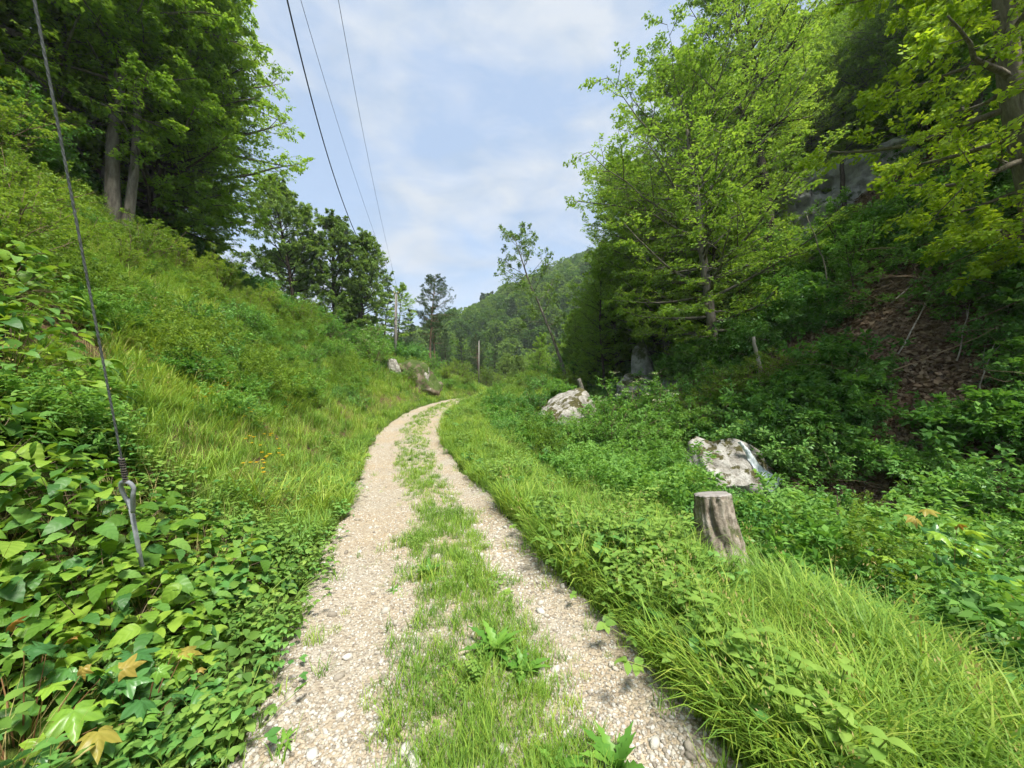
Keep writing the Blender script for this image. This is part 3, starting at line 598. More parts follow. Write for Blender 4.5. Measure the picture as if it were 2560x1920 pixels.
K['alder'] = tree_kind('alder', 16, 14.5, .14, .45, [(.4, 1.6), (.65, 3.0), (.85, 2.4), (1, .8)], 20, 6, 4, 9, .17, 'ash', 'bark', flat=.3, el=(10, 65), tilt=.8)
K['slim'] = tree_kind('slim', 17, 13, .12, .30, [(.3, 2.2), (.6, 3.0), (.85, 2.0), (1, .6)], 34, 8, 4, 12, .16, 'beech', 'bark_dark')
K['pine'] = tree_kind('pine', 18, 16, .20, .45, [(.45, 2.4), (.6, 3.2), (.8, 2.3), (.93, 1.3), (1, .5)], 40, 9, 5, 26, .20, 'pine', 'bark_pine', flat=.6, el=(0, 45), curl=.3, conifer=True, wr=.13)
K['spruce'] = tree_kind('spruce', 19, 15, .20, .12, [(.1, 2.6), (.4, 2.4), (.8, 1.2), (1, .3)], 60, 8, 4, 18, .22, 'pine', 'bark_dark', flat=.8, el=(-12, 35), conifer=True, wr=.16, droop=.2)
K['sapling'] = tree_kind('sapling', 20, 4.2, .035, .15, [(.1, 1.2), (.5, 1.6), (.8, 1.0), (1, .4)], 18, 6, 3, 8, .13, 'under', 'bark_dark', ragged=.4)
K['sapling_b'] = tree_kind('sapling_b', 21, 3.0, .03, .10, [(.1, 1.1), (.5, 1.4), (.8, .9), (1, .3)], 16, 6, 3, 8, .12, 'under', 'bark_dark', flat=.4, ragged=.4)
K['oak'] = tree_kind('oak', 22, 15, .36, .16, [(.14, 2.6), (.35, 3.4), (.6, 4.2), (.85, 3.4), (1, 1)], 44, 8, 5, 21, .15, 'oak', 'bark_oak', flat=.55, el=(-8, 60), ragged=.4, tilt=.45, wr=.66)
K['bush'] = shrub_kind('bush', 31, 1.7, 1.3, 16, 7, 4, 8, .085, 'shrub')
K['bush_dark'] = shrub_kind('bush_dark', 32, 2.4, 1.9, 18, 8, 4, 8, .10, 'under')
K['bush_beech'] = shrub_kind('bush_beech', 33, 2.2, 2.0, 16, 8, 4, 9, .10, 'shrub', flat=.85, tilt=.3)
K['elder'] = shrub_kind('elder', 34, 1.9, 1.5, 14, 7, 4, 7, .12, 'elder', droop=.35, wr=.4, flowers=22)
K['leafy'] = shrub_kind('leafy', 35, 1.3, 1.2, 14, 7, 4, 7, .10, 'elder', droop=.3, wr=.42)
K['low'] = shrub_kind('low', 36, .75, .8, 14, 6, 3, 7, .065, 'cover')
K['low_b'] = shrub_kind('low_b', 37, .6, .8, 14, 6, 3, 6, .085, 'under')

# ------------------------------------------------ trees, left bank
GL = 'beeches along the top of the left bank'
place('beech_tree', K['beech_bare'], -17.6, 15.9, 'large beech with the palest grey trunk at the top of the left bank', 'tree', s=1.0, rz=.3, tilt=(0, .01), fat=.85)
place('beech_tree', K['beech_bare'], -17.2, 16.2, 'slim pale beech trunk leaning right beside the palest grey trunk', 'tree', s=.9, rz=3.3, tilt=(0, .03), fat=.7)
place('beech_tree', K['beech_full'], -18.9, 19.0, 'low dense beech at the right end of the left wood, branches down to the shrubs', 'tree', s=.92, rz=1.7)
place('beech_tree', K['beech_full'], -22.0, 23.5, 'dense beech behind the low one at the right end of the left wood', 'tree', s=.8, rz=.7)
place('beech_tree', K['beech_low'], -20.0, 19.6, 'beech with the rightmost drooping crown on the left bank, against the sky', 'tree', s=.95, rz=2.2, tilt=(0, .03))
place('beech_tree', K['beech_bare'], -19.4, 17.2, 'grey beech close behind the palest trunk on the left bank', 'tree', s=1.0, rz=4.0, tilt=(0, .02))
place('beech_tree', K['beech_low'], -21.5, 12.6, 'beech whose dark crown fills the top left corner', 'tree', s=1.05, rz=1.0, tilt=(0, .08))
for x, y, k, z in [(-24, 17.5, 'beech_low', 1), (-23.2, 21, 'beech_low', .9), (-25, 22, 'beech', 1.1), (-25.5, 27, 'beech_low', .7), (-24.5, 10, 'beech_low', 1.1), (-28, 14, 'beech', 1.1), (-23.5, 6.5, 'beech', 1.0), (-29, 19, 'spruce', 1.2), (-29, 27, 'spruce', 1.0), (-20.6, 16.2, 'beech', 1.05)]:
    place('beech_tree' if k != 'spruce' else 'spruce_tree', K[k], x, y, 'tree deep in the shade of the wood on the left bank' , 'tree', 'shaded trees of the left wood', s=z)
# ------------------------------------------------ trees, middle distance
place('ash_tree', K['ash'], -22.6, 38.0, 'round-crowned tree standing leftmost of the dark clump left of the pole', 'tree', s=.98, rz=1.0)
place('ash_tree', K['ivy_ash'], -18.7, 38.5, 'ivy-clad dark tree in the middle of the clump left of the pole', 'tree', s=.88, rz=2.4)
place('ash_tree', K['ivy_ash'], -16.3, 40.0, 'ivy-clad dark tree just left of the weathered pole', 'tree', s=.86, rz=.2)
place('ash_tree', K['alder'], -17.2, 47.5, 'thin airy tree rising right behind the weathered pole', 'tree', s=.86, rz=1.1)
place('ash_tree', K['slim'], -15.5, 49.0, 'slender leafy tree between the weathered pole and the pine', 'tree', s=.8, rz=3.1)
place('pine_tree', K['pine'], -12.6, 57.0, 'lone pine with bare reddish trunk and open flat crown', 'tree', s=.98, rz=.7)
place('pine_tree', K['pine'], -13.5, 64.0, 'smaller pine half hidden behind the lone pine', 'tree', s=.75, rz=2.7)
place('spruce_tree', K['spruce'], -20, 58, 'dark conifer behind the weathered pole', 'tree', s=.8)
for x, y, k, z in [(-27, 46, 'ash', .7), (-24, 52, 'spruce', .7), (-13, 72, 'spruce', .6), (-9.5, 70, 'spruce', .62), (-7, 76, 'pine', .7), (-4, 82, 'spruce', .75), (-1.5, 74, 'ash', .55), (1, 88, 'beech', .5), (-10, 92, 'spruce', .8), (-16, 84, 'spruce', .8), (-22, 76, 'spruce', .9), (4, 100, 'beech', .6), (-5, 104, 'spruce', .8), (-14, 106, 'beech', .6), (-26, 95, 'spruce', .8), (-30, 70, 'beech', .55), (-34, 60, 'spruce', .8), (-5, 66, 'bush_beech', 1.6), (-9, 62, 'bush_beech', 1.5), (-1.8, 64, 'bush_beech', 1.5), (1.8, 66, 'ash', .5), (5.5, 62, 'beech', .42), (7.5, 72, 'ash', .55), (-2.5, 90, 'ash', .65), (3.2, 78, 'ash', .55), (-8, 84, 'ash', .6), (8, 88, 'beech', .6)]:
    nm = {'ash': 'broadleaf_tree', 'beech': 'broadleaf_tree', 'spruce': 'spruce_tree', 'pine': 'pine_tree', 'bush_beech': 'young_tree'}[k]
    place(nm, K[k], x, y, 'tree in the mixed wood closing the valley behind the far pole', 'tree', 'mixed wood where the track disappears', s=z)
# ------------------------------------------------ trees, right side
place('beech_tree', K['beech_wide'], 11.5, 20.9, 'tall leaning beech with grey trunk, foremost on the right slope', 'tree', s=.94, rz=1.2, tilt=(-.05, -.13))
place('beech_tree', K['beech_tall'], 18.6, 25.5, 'tallest dark-stemmed beech forking beside the grey cliff', 'tree', s=1.0, rz=.5, tilt=(0, -.04))
place('slim_tree', K['slim'], 7.7, 31.0, 'slim dark-stemmed tree beside the shaded boulders', 'tree', s=.95, rz=.4, tilt=(0, -.04))
place('alder_tree', K['alder'], 5.4, 32.5, 'thin leaning tree with sparse top against the sky', 'tree', s=1.16, rz=.9, tilt=(0, -.22))
place('slim_tree', K['slim'], 3.6, 56.0, 'small rounded tree right of the far pole', 'tree', s=.75, rz=2.0)
place('oak_tree', K['oak'], 15.4, 10.4, 'oak with lime-green leaves at the right edge, trunk leaning left', 'tree', s=1.0, rz=2.6, tilt=(.03, -.27))
place('beech_tree', K['beech'], 11.6, 27.0, 'beech right behind the foremost leaning beech', 'tree', s=.85, rz=.1, tilt=(0, -.1))
GR = 'trees of the wood on the right slope'
for x, y, k, z in [(9.6, 34, 'beech_full', .75), (13.0, 33, 'beech', .85), (10.5, 41, 'beech_full', .75), (14.5, 40, 'beech', .85), (17.5, 34, 'beech_full', .85), (13.5, 48, 'beech', .7), (18, 46, 'beech_full', .8), (9.5, 50, 'beech_full', .6), (12, 58, 'beech', .6), (17, 60, 'beech_full', .7), (10, 68, 'beech', .55), (15, 74, 'ash', .7), (22, 55, 'beech', .8), (24, 66, 'beech', .8),
                   (22, 38, 'beech', .9), (24, 44, 'beech', .9), (26, 39, 'beech_tall', .8), (31, 37, 'beech', 1.0), (35, 33, 'beech', 1), (30, 44, 'beech', 1), (38, 39, 'beech', 1), (40, 31, 'beech', 1), (34, 27.5, 'beech', .9), (29.5, 22.5, 'beech', .85), (37, 23, 'beech', .9), (32, 17.5, 'beech', .85), (25.5, 17, 'beech', .8), (27, 50, 'beech', .9), (36, 50, 'beech', .9), (45, 45, 'beech', .9), (44, 37, 'beech', .9), (21.5, 11.5, 'beech', .8), (28, 12, 'beech', .9),
                   (12.8, 23.2, 'beech_full', .62), (15.8, 27.5, 'beech_full', .7), (12.2, 31.0, 'beech_full', .7), (14.2, 29.5, 'beech_full', .75), (20.5, 31, 'beech_full', .72), (8.3, 37.5, 'beech_full', .62), (7.6, 44, 'beech_full', .55), (23.5, 34.5, 'beech_wide', .95), (15.6, 31.5, 'beech_wide', 1.05), (19.5, 36.5, 'beech_wide', 1.15), (12.6, 37.5, 'beech_wide', .9), (26.5, 42, 'beech_wide', 1.1), (31.5, 27.0, 'beech_wide', .8), (33, 21.5, 'beech_wide', .9), (27.6, 31.6, 'beech_wide', .72), (31.0, 29.0, 'beech_wide', .75), (24.8, 32.6, 'beech_wide', .8), (29.5, 25.6, 'beech_wide', .7), (28.5, 35.2, 'beech_full', .8), (33, 31.5, 'beech_full', .8)]:
    if y > 45: lab, g = 'tree far down the right-hand wood, left of the leaning beech', 'far trees of the right wood'
    elif x < 17: lab, g = 'leafy tree crowded behind the foremost leaning beech', 'trees crowded behind the leaning beech'
    elif x / y < .78: lab, g = 'leafy tree standing behind the tallest dark-stemmed beech', 'trees behind the tallest beech'
    elif x / y < 1.15: lab, g = 'leafy tree on the slope above the grey cliff', 'trees above the grey cliff'
    else: lab, g = 'leafy tree high up behind the lime-green oak', 'trees behind the oak'
    place('beech_tree' if k.startswith('beech') else 'ash_tree', K[k], x, y, lab, 'tree', g, s=z)
for x, y, z in [(22.5, 5.0, .9), (24.5, 9.0, .9)]:  # beeches out of view, added to shade the right slope and gully
    place('beech_tree', K['beech_full'], x, y, 'unseen beech added beyond the right edge to shade the right slope', 'tree', 'unseen shade trees added beyond the right edge', s=z)
for x, y, k, z in [(13.5, 14.5, 'sapling', .8), (15.5, 17.5, 'sapling', 1), (14.5, 20, 'sapling', 1.1), (16.5, 14.5, 'sapling_b', 1.1), (18.5, 16.5, 'sapling', .8), (13, 17.5, 'sapling_b', 1), (12.5, 24, 'sapling', 1), (14.5, 25.5, 'sapling', 1.1), (16.5, 28, 'sapling', 1.1), (17.5, 12.5, 'sapling', 1), (20, 14.5, 'sapling_b', 1.3), (26.5, 20, 'sapling', 1.2), (14.8, 23, 'sapling_b', 1.2), (11.8, 30.5, 'sapling', 1.2), (8.8, 37, 'sapling', 1.3), (7.0, 40, 'sapling_b', 1.4), (6.2, 46, 'sapling', 1.3), (16.2, 21.5, 'sapling_b', .9), (18.2, 20.2, 'sapling_b', .8), (19.8, 22.8, 'sapling_b', .7), (28.2, 24.5, 'sapling', 1.2), (15.2, 15.8, 'sapling_b', 1), (17, 18.4, 'sapling_b', .9)]:
    lab, g = ('young understory tree in the shade below the grey cliff', 'young trees below the cliff') if x / y > .62 else ('young tree in the shade behind the leaning beech and boulders', 'young trees behind the leaning beech')
    place('sapling', K[k], x, y, lab, 'sapling', g, s=z)
# ------------------------------------------------ shrubs
for od, x, y, k, z in ranked([(-13.5, 13.0, 'bush', .7), (-14.6, 14.6, 'bush_beech', .7), (-15.4, 16.8, 'bush_beech', .8), (-15.6, 19.2, 'bush_beech', .85), (-14.8, 21.5, 'bush_beech', .8), (-15.2, 23.5, 'bush_dark', .8), (-17.5, 12.2, 'bush_dark', 1.0), (-18.5, 10.2, 'bush', 1.3), (-16.2, 10.6, 'bush_beech', 1.0), (-20, 8, 'bush_beech', 1.2), (-17.8, 7.5, 'bush', 1.1), (-19, 5.8, 'bush_beech', 1.1), (-15.5, 8.5, 'bush', .8)]):
    place('shrub', K[k], x, y, od + ' green shrub from the left along the crest of the left bank', 'shrub', 'shrubs on the crest of the left bank', s=z)
for od, x, y, k, z in ranked([(-14.2, 25.0, 'bush_beech', .95), (-15.8, 27.0, 'bush_beech', 1.0), (-14.4, 28.5, 'bush_dark', .9), (-13.2, 30, 'bush_dark', .85), (-17, 31, 'bush_dark', 1.0), (-12.2, 33, 'bush_dark', .85)]):
    place('shrub', K[k], x, y, od + ' bushy shrub from the left between the left bank and the ivy-clad trees', 'shrub', 'bushes before the ivy-clad trees', s=z)
place('elder_shrub', K['elder'], -10.6, 28.0, 'elder bush with flat cream blossom left of the earthy outcrop', 'shrub', s=1.15)
place('elder_shrub', K['elder'], -11.8, 30.5, 'elder bush with cream blossom behind the one by the earthy outcrop', 'shrub', s=1.2)
for od, x, y, k, z in ranked([(-9.3, 23.5, 'leafy', .9), (-10.6, 21.5, 'leafy', 1), (-8.2, 35.5, 'leafy', 1.1), (-6.5, 37.5, 'leafy', 1.0), (-9.5, 36, 'bush_beech', .8), (-7.5, 42, 'bush', 1.1), (-5.4, 44, 'bush', 1.0), (-9.8, 45, 'bush_dark', 1.0)]):
    place('shrub', K[k], x, y, od + ' leafy shrub from the left beside the far bend of the track on its left', 'shrub', 'shrubs left of the far bend', s=z)
place('elder_shrub', K['elder'], 4.7, 14.2, 'elder bush with cream blossom between the two pale boulders', 'shrub', dz=.0, s=1.3, rz=1)
for od, x, y, k, z in ranked([(3.7, 12.6, 'leafy', 1.0), (4.6, 12.8, 'leafy', .9), (5.7, 14.8, 'leafy', 1.6), (5.2, 13.4, 'leafy', 1.2), (3.9, 13.6, 'leafy', 1.3), (3.0, 10.8, 'leafy', .8), (4.2, 10.6, 'leafy', .85), (2.4, 12.9, 'leafy', .8), (6.9, 14.6, 'leafy', 1.5), (3.9, 15.8, 'leafy', .9), (.9, 15.3, 'low', 1.1), (1.1, 17.6, 'low', 1.2), (1.8, 14.7, 'low', .7), (3.2, 14.6, 'low_b', .8), (6.0, 10.4, 'low', .8), (7.1, 10.2, 'low_b', .7)]):
    place('shrub', K[k], x, y, od + ' leafy shrub from the left in the clump between the two pale boulders', 'shrub', 'shrubs between the pale boulders', s=z)
for od, x, y, k, z in ranked([(9.4, 15.0, 'bush_beech', 1.0), (8.4, 15.8, 'bush_beech', .85), (10.6, 14.0, 'bush_beech', .75), (9.4, 17.4, 'bush_dark', .8)]):
    place('shrub', K[k], x, y, od + ' bush from the left in the bright thicket across the brook behind the waterfall boulder', 'shrub', 'beech thicket across the brook', s=z)
for od, x, y, k, z in ranked([(2.0, 27.5, 'leafy', .8), (4.0, 27, 'bush', .9), (3.2, 30, 'bush_dark', .9), (1.0, 33, 'bush', .8), (5.6, 25, 'leafy', .7), (1.6, 20.6, 'low', 1.3), (2.4, 20.0, 'low_b', 1.2), (.5, 36, 'bush', 1)]):
    place('shrub', K[k], x, y, od + ' low bush from the left on the grassy mound right of the track', 'shrub', 'bushes on the grassy mound', s=z)

rb = np.random.default_rng(91)
for x, y, k, z in [(-7.6, 5.2, 'bush', .55), (-8.8, 6.3, 'bush', .7), (-9.6, 7.4, 'bush_beech', .5), (-11.2, 8.0, 'bush', .8), (-12.8, 7.0, 'bush_beech', .7), (-7.2, 8.8, 'low', 1.0), (-9.0, 10.4, 'low', 1.2), (-11.6, 10.8, 'bush', .55), (-13.2, 10.0, 'bush', .7), (-8.4, 13.6, 'leafy', .6), (-10.6, 14.2, 'low', 1.3), (-12.2, 16.0, 'bush', .6), (-9.6, 17.4, 'leafy', .7), (-11.4, 19.0, 'leafy', .75), (-8.8, 20.4, 'leafy', .6), (-13.4, 18.4, 'bush', .7), (-6.0, 6.6, 'low_b', .9), (-7.0, 11.2, 'low_b', 1.0), (-6.6, 15.6, 'low', .8), (-13, 23.5, 'leafy', 1), (-11.2, 24.6, 'leafy', .9), (-14.6, 5.2, 'bush', .9), (-10.4, 4.6, 'bush', .6), (-8.0, 3.4, 'bush_beech', .4), (-16, 5.5, 'bush_beech', .8)]:
    lab, g = ('small shrub by the earthy outcrop at the far end of the left bank', 'small shrubs by the earthy outcrop') if y > 22 else ('small shrub high in the tangled growth of the left bank', 'small shrubs high on the left bank') if x < -9.9 else ('small shrub low in the tangled growth of the left bank', 'small shrubs low on the left bank')
    place('bank_shrub', K[k], x, y, lab, 'shrub', g, s=z)

for od, x, y, k, z in ranked([(3.4, 6.0, 'low', 1.2), (4.4, 6.6, 'low_b', 1.3), (5.4, 6.3, 'low', 1.5), (6.3, 7.5, 'bush', .55), (6.9, 8.9, 'low', 1.5), (4.0, 8.8, 'bush', .5), (7.8, 7.4, 'low', 1.4), (3.0, 7.8, 'low_b', 1.2), (8.6, 9.0, 'bush', .5), (6.6, 5.6, 'low', 1.6), (9.2, 7.6, 'leafy', .8)]):
    place('gully_shrub', K[k], x, y, od + ' low rounded shrub from the left in the gully behind the stump', 'shrub', 'low shrubs in the gully behind the stump', s=z)
# ------------------------------------------------ rocks
def rock(name, x, y, dims, seed, mat, label, dz=0, rz=0, sub=4, amp=.22, flats=16, ry=0):
    import bmesh
    bm = bmesh.new(); bmesh.ops.create_icosphere(bm, subdivisions=sub, radius=1)
    r = np.random.default_rng(seed); V = np.array([v.co[:] for v in bm.verts])
    for _ in range(flats):
        n = unit(r.normal(0, 1, 3)); c = r.uniform(.55, .85); d = V @ n; V = V - np.maximum(d - c, 0)[:, None] * n * .96
    def n3(P, s, k): return vnoise(P[:, 0] * s + P[:, 2] * s * .7, P[:, 1] * s - P[:, 2] * s * .6, k)
    V = V * (1 + amp * n3(V, 1.7, seed) + amp * .5 * n3(V, 4.1, seed + 1) + amp * .28 * n3(V, 9, seed + 2) + amp * .14 * n3(V, 19, seed + 3))[:, None]
    V = V * np.array(dims) * .5
    F = np.array([[v.index for v in f.verts] for f in bm.faces]); bm.free()
    return tag(obj(name, mesh(name, V, [F], M[mat], smooth=False), None, (x, y, float(hgt(x, y)) + dz), (0, ry, rz)), label, 'rock')
rock('boulder', 2.55, 16.6, (3.9, 2.4, 2.3), 41, 'lime', 'white limestone boulder with mossy top on the grassy mound', -.05, .2, 5, ry=-.45)
rock('boulder', 6.75, 11.9, (2.7, 2.0, 3.0), 42, 'lime', 'pale boulder beside the little waterfall', .25, .1, 5, ry=.3)
rock('boulder', 8.3, 24.8, (4.0, 2.6, 3.2), 43, 'rock_dark', 'large grey boulder in the dark hollow under the beeches', .7, .3, 5)
rock('boulder', 10.2, 23.6, (2.6, 2.2, 1.4), 44, 'rock_dark', 'flat shaded rock at the foot of the large grey boulder', .1, .9)
rock('boulder', 7.3, 22.6, (1.8, 1.3, 1.2), 45, 'rock_dark', 'small shaded rock left of the flat one in the hollow', .05, 2)
rock('boulder', 9.5, 26.4, (2.2, 1.6, 4.8), 46, 'rock_dark', 'upright grey slab standing behind the large boulder', 1.5, .2)
rock('boulder', 7.9, 9.9, (1.3, .9, .7), 47, 'lime', 'low flat pale rock in the undergrowth below the waterfall', .15, .3)
rock('boulder', 7.9, 12.8, (1.4, 1.1, 1.1), 48, 'outcrop', 'mossy brown rock right of the waterfall', .1, .3)
rock('boulder', 6.3, 17.0, (1.2, .9, .8), 49, 'lime', 'small pale rock at the edge of the beech thicket', .1, .3)
rock('rock_outcrop', -8.4, 30.0, (6.2, 3.2, 4.0), 50, 'outcrop', 'brown earthy outcrop with a pale rocky crest left of the track', -.5, -.25, 5, .35)
rock('rock_outcrop', -9.2, 28.6, (1.3, .9, 1.9), 52, 'lime', 'pale broken rock on the left end of the earthy outcrop', .3, .9, 4, .4)
rock('rock_outcrop', -6.9, 29.0, (1.3, 1.0, 3.2), 51, 'lime', 'pale jagged rock rib on the right end of the earthy outcrop', .3, .4, 4, .5)
# cliff high on the right slope: a face along the contour with a ragged top that runs back into the slope
cu, cv = np.meshgrid(np.linspace(-7, 6, 120), np.linspace(10, 25, 130))
ce = vnoise(cu / 3.2, cv / 3.2, 61) * 2.0 + vnoise(cu / 1.1 + cv * .4, cv / 1.4, 62) * .9 + vnoise(cu / .4, cv / .5, 63) * .4 + vnoise(cu / .17, cv / .2, 66) * .14 + np.floor(vnoise(cu / 2.1, cv / 1.6, 64) * 4) * .5 + np.abs(vnoise(cu / .9, cv / 2.4, 67)) * 1.0 + .3 * np.sin(cv * 3.2 + 2 * vnoise(cu / 2, cv / 2, 68)) - (cv - 16) * .22
tp = 20.6 - .12 * cu + vnoise(cu / 2.4, cu * 0, 65) * 1.4
ce = ce - 7.5 * sstep(0, 2.2, cv - tp) - 3.5 * sstep(5, 7, np.abs(cu)); cz_ = np.minimum(cv, tp + (cv - tp) * .35)
fd = unit(np.array([-.6, -.8, 0])); sd = np.array([-fd[1], fd[0], 0])
CV = np.stack([24.2 + cu * sd[0] + ce * fd[0], 28.2 + cu * sd[1] + ce * fd[1], cz_], -1)
i = np.arange(cu.size).reshape(cu.shape); q = np.stack([i[:-1, :-1], i[:-1, 1:], i[1:, 1:], i[1:, :-1]], -1).reshape(-1, 4)
tag(obj('cliff', mesh('cliff', CV.reshape(-1, 3), [q], M['cliff'], smooth=False)), 'bare grey cliff face showing through the wood on the right slope', 'cliff')
# ---- little waterfall
bpy.context.view_layer.update(); bld = [o for o in sc.objects if o.get('label') == 'pale boulder beside the little waterfall'][0]; bi = bld.matrix_world.inverted()
def on_boulder(x, z):
    """front of the boulder at this x and height"""
    h, loc, _, _ = bld.ray_cast(bi @ Vector((x, 7.5, z)), bi.to_3x3() @ Vector((0, 1, 0))); return (bld.matrix_world @ loc).y if h else 11.6
wt = np.linspace(0, 1, 26); ww = np.linspace(-1, 1, 7); WV = np.zeros((26, 7, 3))
for a_ in range(26):
    xc = float(np.interp(wt[a_], [0, .3, .7, 1], [6.9, 7.1, 7.4, 7.85])); zc_ = float(np.interp(wt[a_], [0, .3, .7, 1], [.30, .05, -.5, -1.0])); wd_ = float(np.interp(wt[a_], [0, .4, .8, 1], [.05, .09, .16, .36]))
    for b_ in range(7):
        x_ = xc + ww[b_] * wd_ * .8 + rng.normal(0, .012); z_ = zc_ + ww[b_] * wd_ * .5
        WV[a_, b_] = (x_, min(on_boulder(x_, z_), 11.3) - .03 - .05 * (1 - ww[b_] ** 2) - .6 * max(0, wt[a_] - .75), z_)
i = np.arange(26 * 7).reshape(26, 7); q = np.stack([i[:-1, :-1], i[:-1, 1:], i[1:, 1:], i[1:, :-1]], -1).reshape(-1, 4)
tag(obj('waterfall', mesh('waterfall', WV.reshape(-1, 3), [q], foammat(), smooth=True)), 'small white waterfall sliding down beside the pale boulder', kind='structure')

# ------------------------------------------------ stump by the track
def stump(x, y, H, r0, r1, label):
    o = empty('tree_stump', (x, y, float(hgt(x, y))), 0, (-.13, -.08)); k = 72; n = 40
    a = np.arange(k) / k * 2 * np.pi; zz = np.linspace(-.25, H, n)
    A, Zz = np.meshgrid(a, zz); t = np.clip(Zz / H, 0, 1)
    rr = (r0 + (r1 - r0) * t ** .7) * (1 + .035 * np.sin(A * 3 + 1) + .02 * np.sin(A * 7)) + .02 * np.abs(np.sin(A * 9 + 3 * vnoise(Zz * 2, A, 4))) + .022 * np.floor(3 * (vnoise(A * 3.1, Zz * 7, 8) + .5)) * .6 + .008 * vnoise(A * 22, Zz * 26, 9) + .03 * vnoise(A * 2.2, Zz * 5, 5) + .012 * vnoise(A * 9, Zz * 9, 6)
    rr = rr - .035 * np.exp(-((A - 4.25 - .25 * np.sin(Zz * 8)) / .13) ** 2) * sstep(.1, .3, Zz)
    rr = rr + .06 * np.exp(-t * 4.5) * np.exp(-((A - 5.9) / .8) ** 2) + .07 * np.exp(-t * 7) * (.5 + .5 * np.cos(A * 4))
    V = np.stack([np.cos(A) * rr, np.sin(A) * rr, Zz], -1)
    i = np.arange(n * k).reshape(n, k); q = np.stack([i[:-1], np.roll(i, -1, 1)[:-1], np.roll(i, -1, 1)[1:], i[1:]], -1).reshape(-1, 4)
    obj('bark', mesh('bark', V.reshape(-1, 3), [q], M['stumpbark'], smooth=True), o)
    rim = V[-1]; P = [np.array([[0, 0, H + .012]])]; 
    for f in (.35, .7, .96): P.append(rim * np.array([f, f, 1]) + np.array([0, 0, .008 + .004 * math.sin(f * 9)]))
    P.append(rim * np.array([.985, .985, 1]) - np.array([0, 0, .02]))
    V2 = np.concatenate(P); b = np.arange(k); F = [np.stack([b * 0, 1 + b, 1 + (b + 1) % k], -1)]
    q2 = np.concatenate([np.stack([1 + j * k + b, 1 + (j + 1) * k + b, 1 + (j + 1) * k + (b + 1) % k, 1 + j * k + (b + 1) % k], -1) for j in range(3)])
    obj('cut_top', mesh('cut_top', V2, F + [q2], M['cutwood']), o)
    return tag(o, label, 'stump')
M['stumpbark'] = rockmat('stump_bark', [(.055, .042, .032), (.20, .165, .125), (.36, .315, .255), (.50, .46, .40)], 9, 1.0, stretch=(1, 1, .8), moss=((.06, .08, .025), (.11, .12, .05)), mosslim=(.56, .64), dist=.03)
stump(2.14, 3.8, .76, .19, .150, 'sawn tree stump with flaking bark in the grass right of the track')
# ------------------------------------------------ dead wood
def stick(name, pts, rads, label, cat='branch', mat='deadwood', group=None, k=7, sides=()):
    o = empty(name, pts[0]); P = np.array(pts, float); P = P - P[0]
    t = np.linspace(0, 1, len(P)); tt = np.linspace(0, 1, 10); Q = np.stack([np.interp(tt, t, P[:, j]) for j in range(3)], -1); Q[1:-1] += rng.normal(0, .02, (8, 3)) * np.linalg.norm(P[-1]) * .25
    V, F = tubes(Q[None], np.interp(tt, [0, 1], rads)[None], k)
    obj('stem', mesh('stem', V, F, M[mat], smooth=True), o)
    for a, b, rr in sides:
        s = Q[int(a * 9)]; e = np.array(b, float); mid = (s + e) / 2 + rng.normal(0, .05, 3); V, F = tubes(np.array([[s, mid, e]]), np.array([[rr, rr * .7, rr * .25]]), 5); obj('side_branch', mesh('side_branch', V, F, M[mat], smooth=True), o)
    return tag(o, label, cat, group)
def G(x, y, dz=0): return (x, y, float(hgt(x, y)) + dz)
stick('dead_snag', [G(10.3, 15.1, -.3), (10.15, 15.1, G(10.3, 15.1)[2] + 1.2), (9.95, 15.1, G(10.3, 15.1)[2] + 2.4)], (.11, .06), 'broken pale snag standing by brown leaf litter across the brook', 'snag')
stick('dead_snag', [G(4.6, 24.0, -.3), (4.55, 24.0, G(4.6, 24)[2] + .7), (4.35, 24.0, G(4.6, 24)[2] + 1.35)], (.2, .11), 'short dark broken snag behind the white limestone boulder', 'snag')
stick('dead_snag', [G(24.8, 27.0, -.3), (24.8, 27.0, G(24.8, 27)[2] + 4.2)], (.2, .13), 'thin dead trunk standing in front of the grey cliff', 'snag', 'bark_dark')
stick('bare_sapling', [G(14.2, 16.2, -.2), (13.9, 16.2, G(14.2, 16.2)[2] + 2.0), (13.2, 16.2, G(14.2, 16.2)[2] + 4.2)], (.035, .018), 'pale bare leaning stem in the shaded right wood', 'sapling', 'bark')
b = G(11.0, 11.9, .1)
stick('root_plate', [b, (b[0] + .1, b[1], b[2] + .5), (b[0] + .32, b[1], b[2] + 1.25)], (.06, .02), 'grey antler-like dead roots sticking up on the shaded slope', 'deadwood',
      sides=[(.2, (-.5, .0, .35), .035), (.3, (-.35, .1, .75), .035), (.1, (.45, -.1, .15), .04), (.5, (.05, -.1, 1.3), .03), (.2, (.4, .1, .8), .035), (.8, (.55, 0, 1.1), .02), (.1, (-.2, -.2, .12), .04), (.6, (-.15, 0, 1.05), .02), (.05, (.1, -.3, .1), .04), (.4, (.15, .1, .95), .03)])
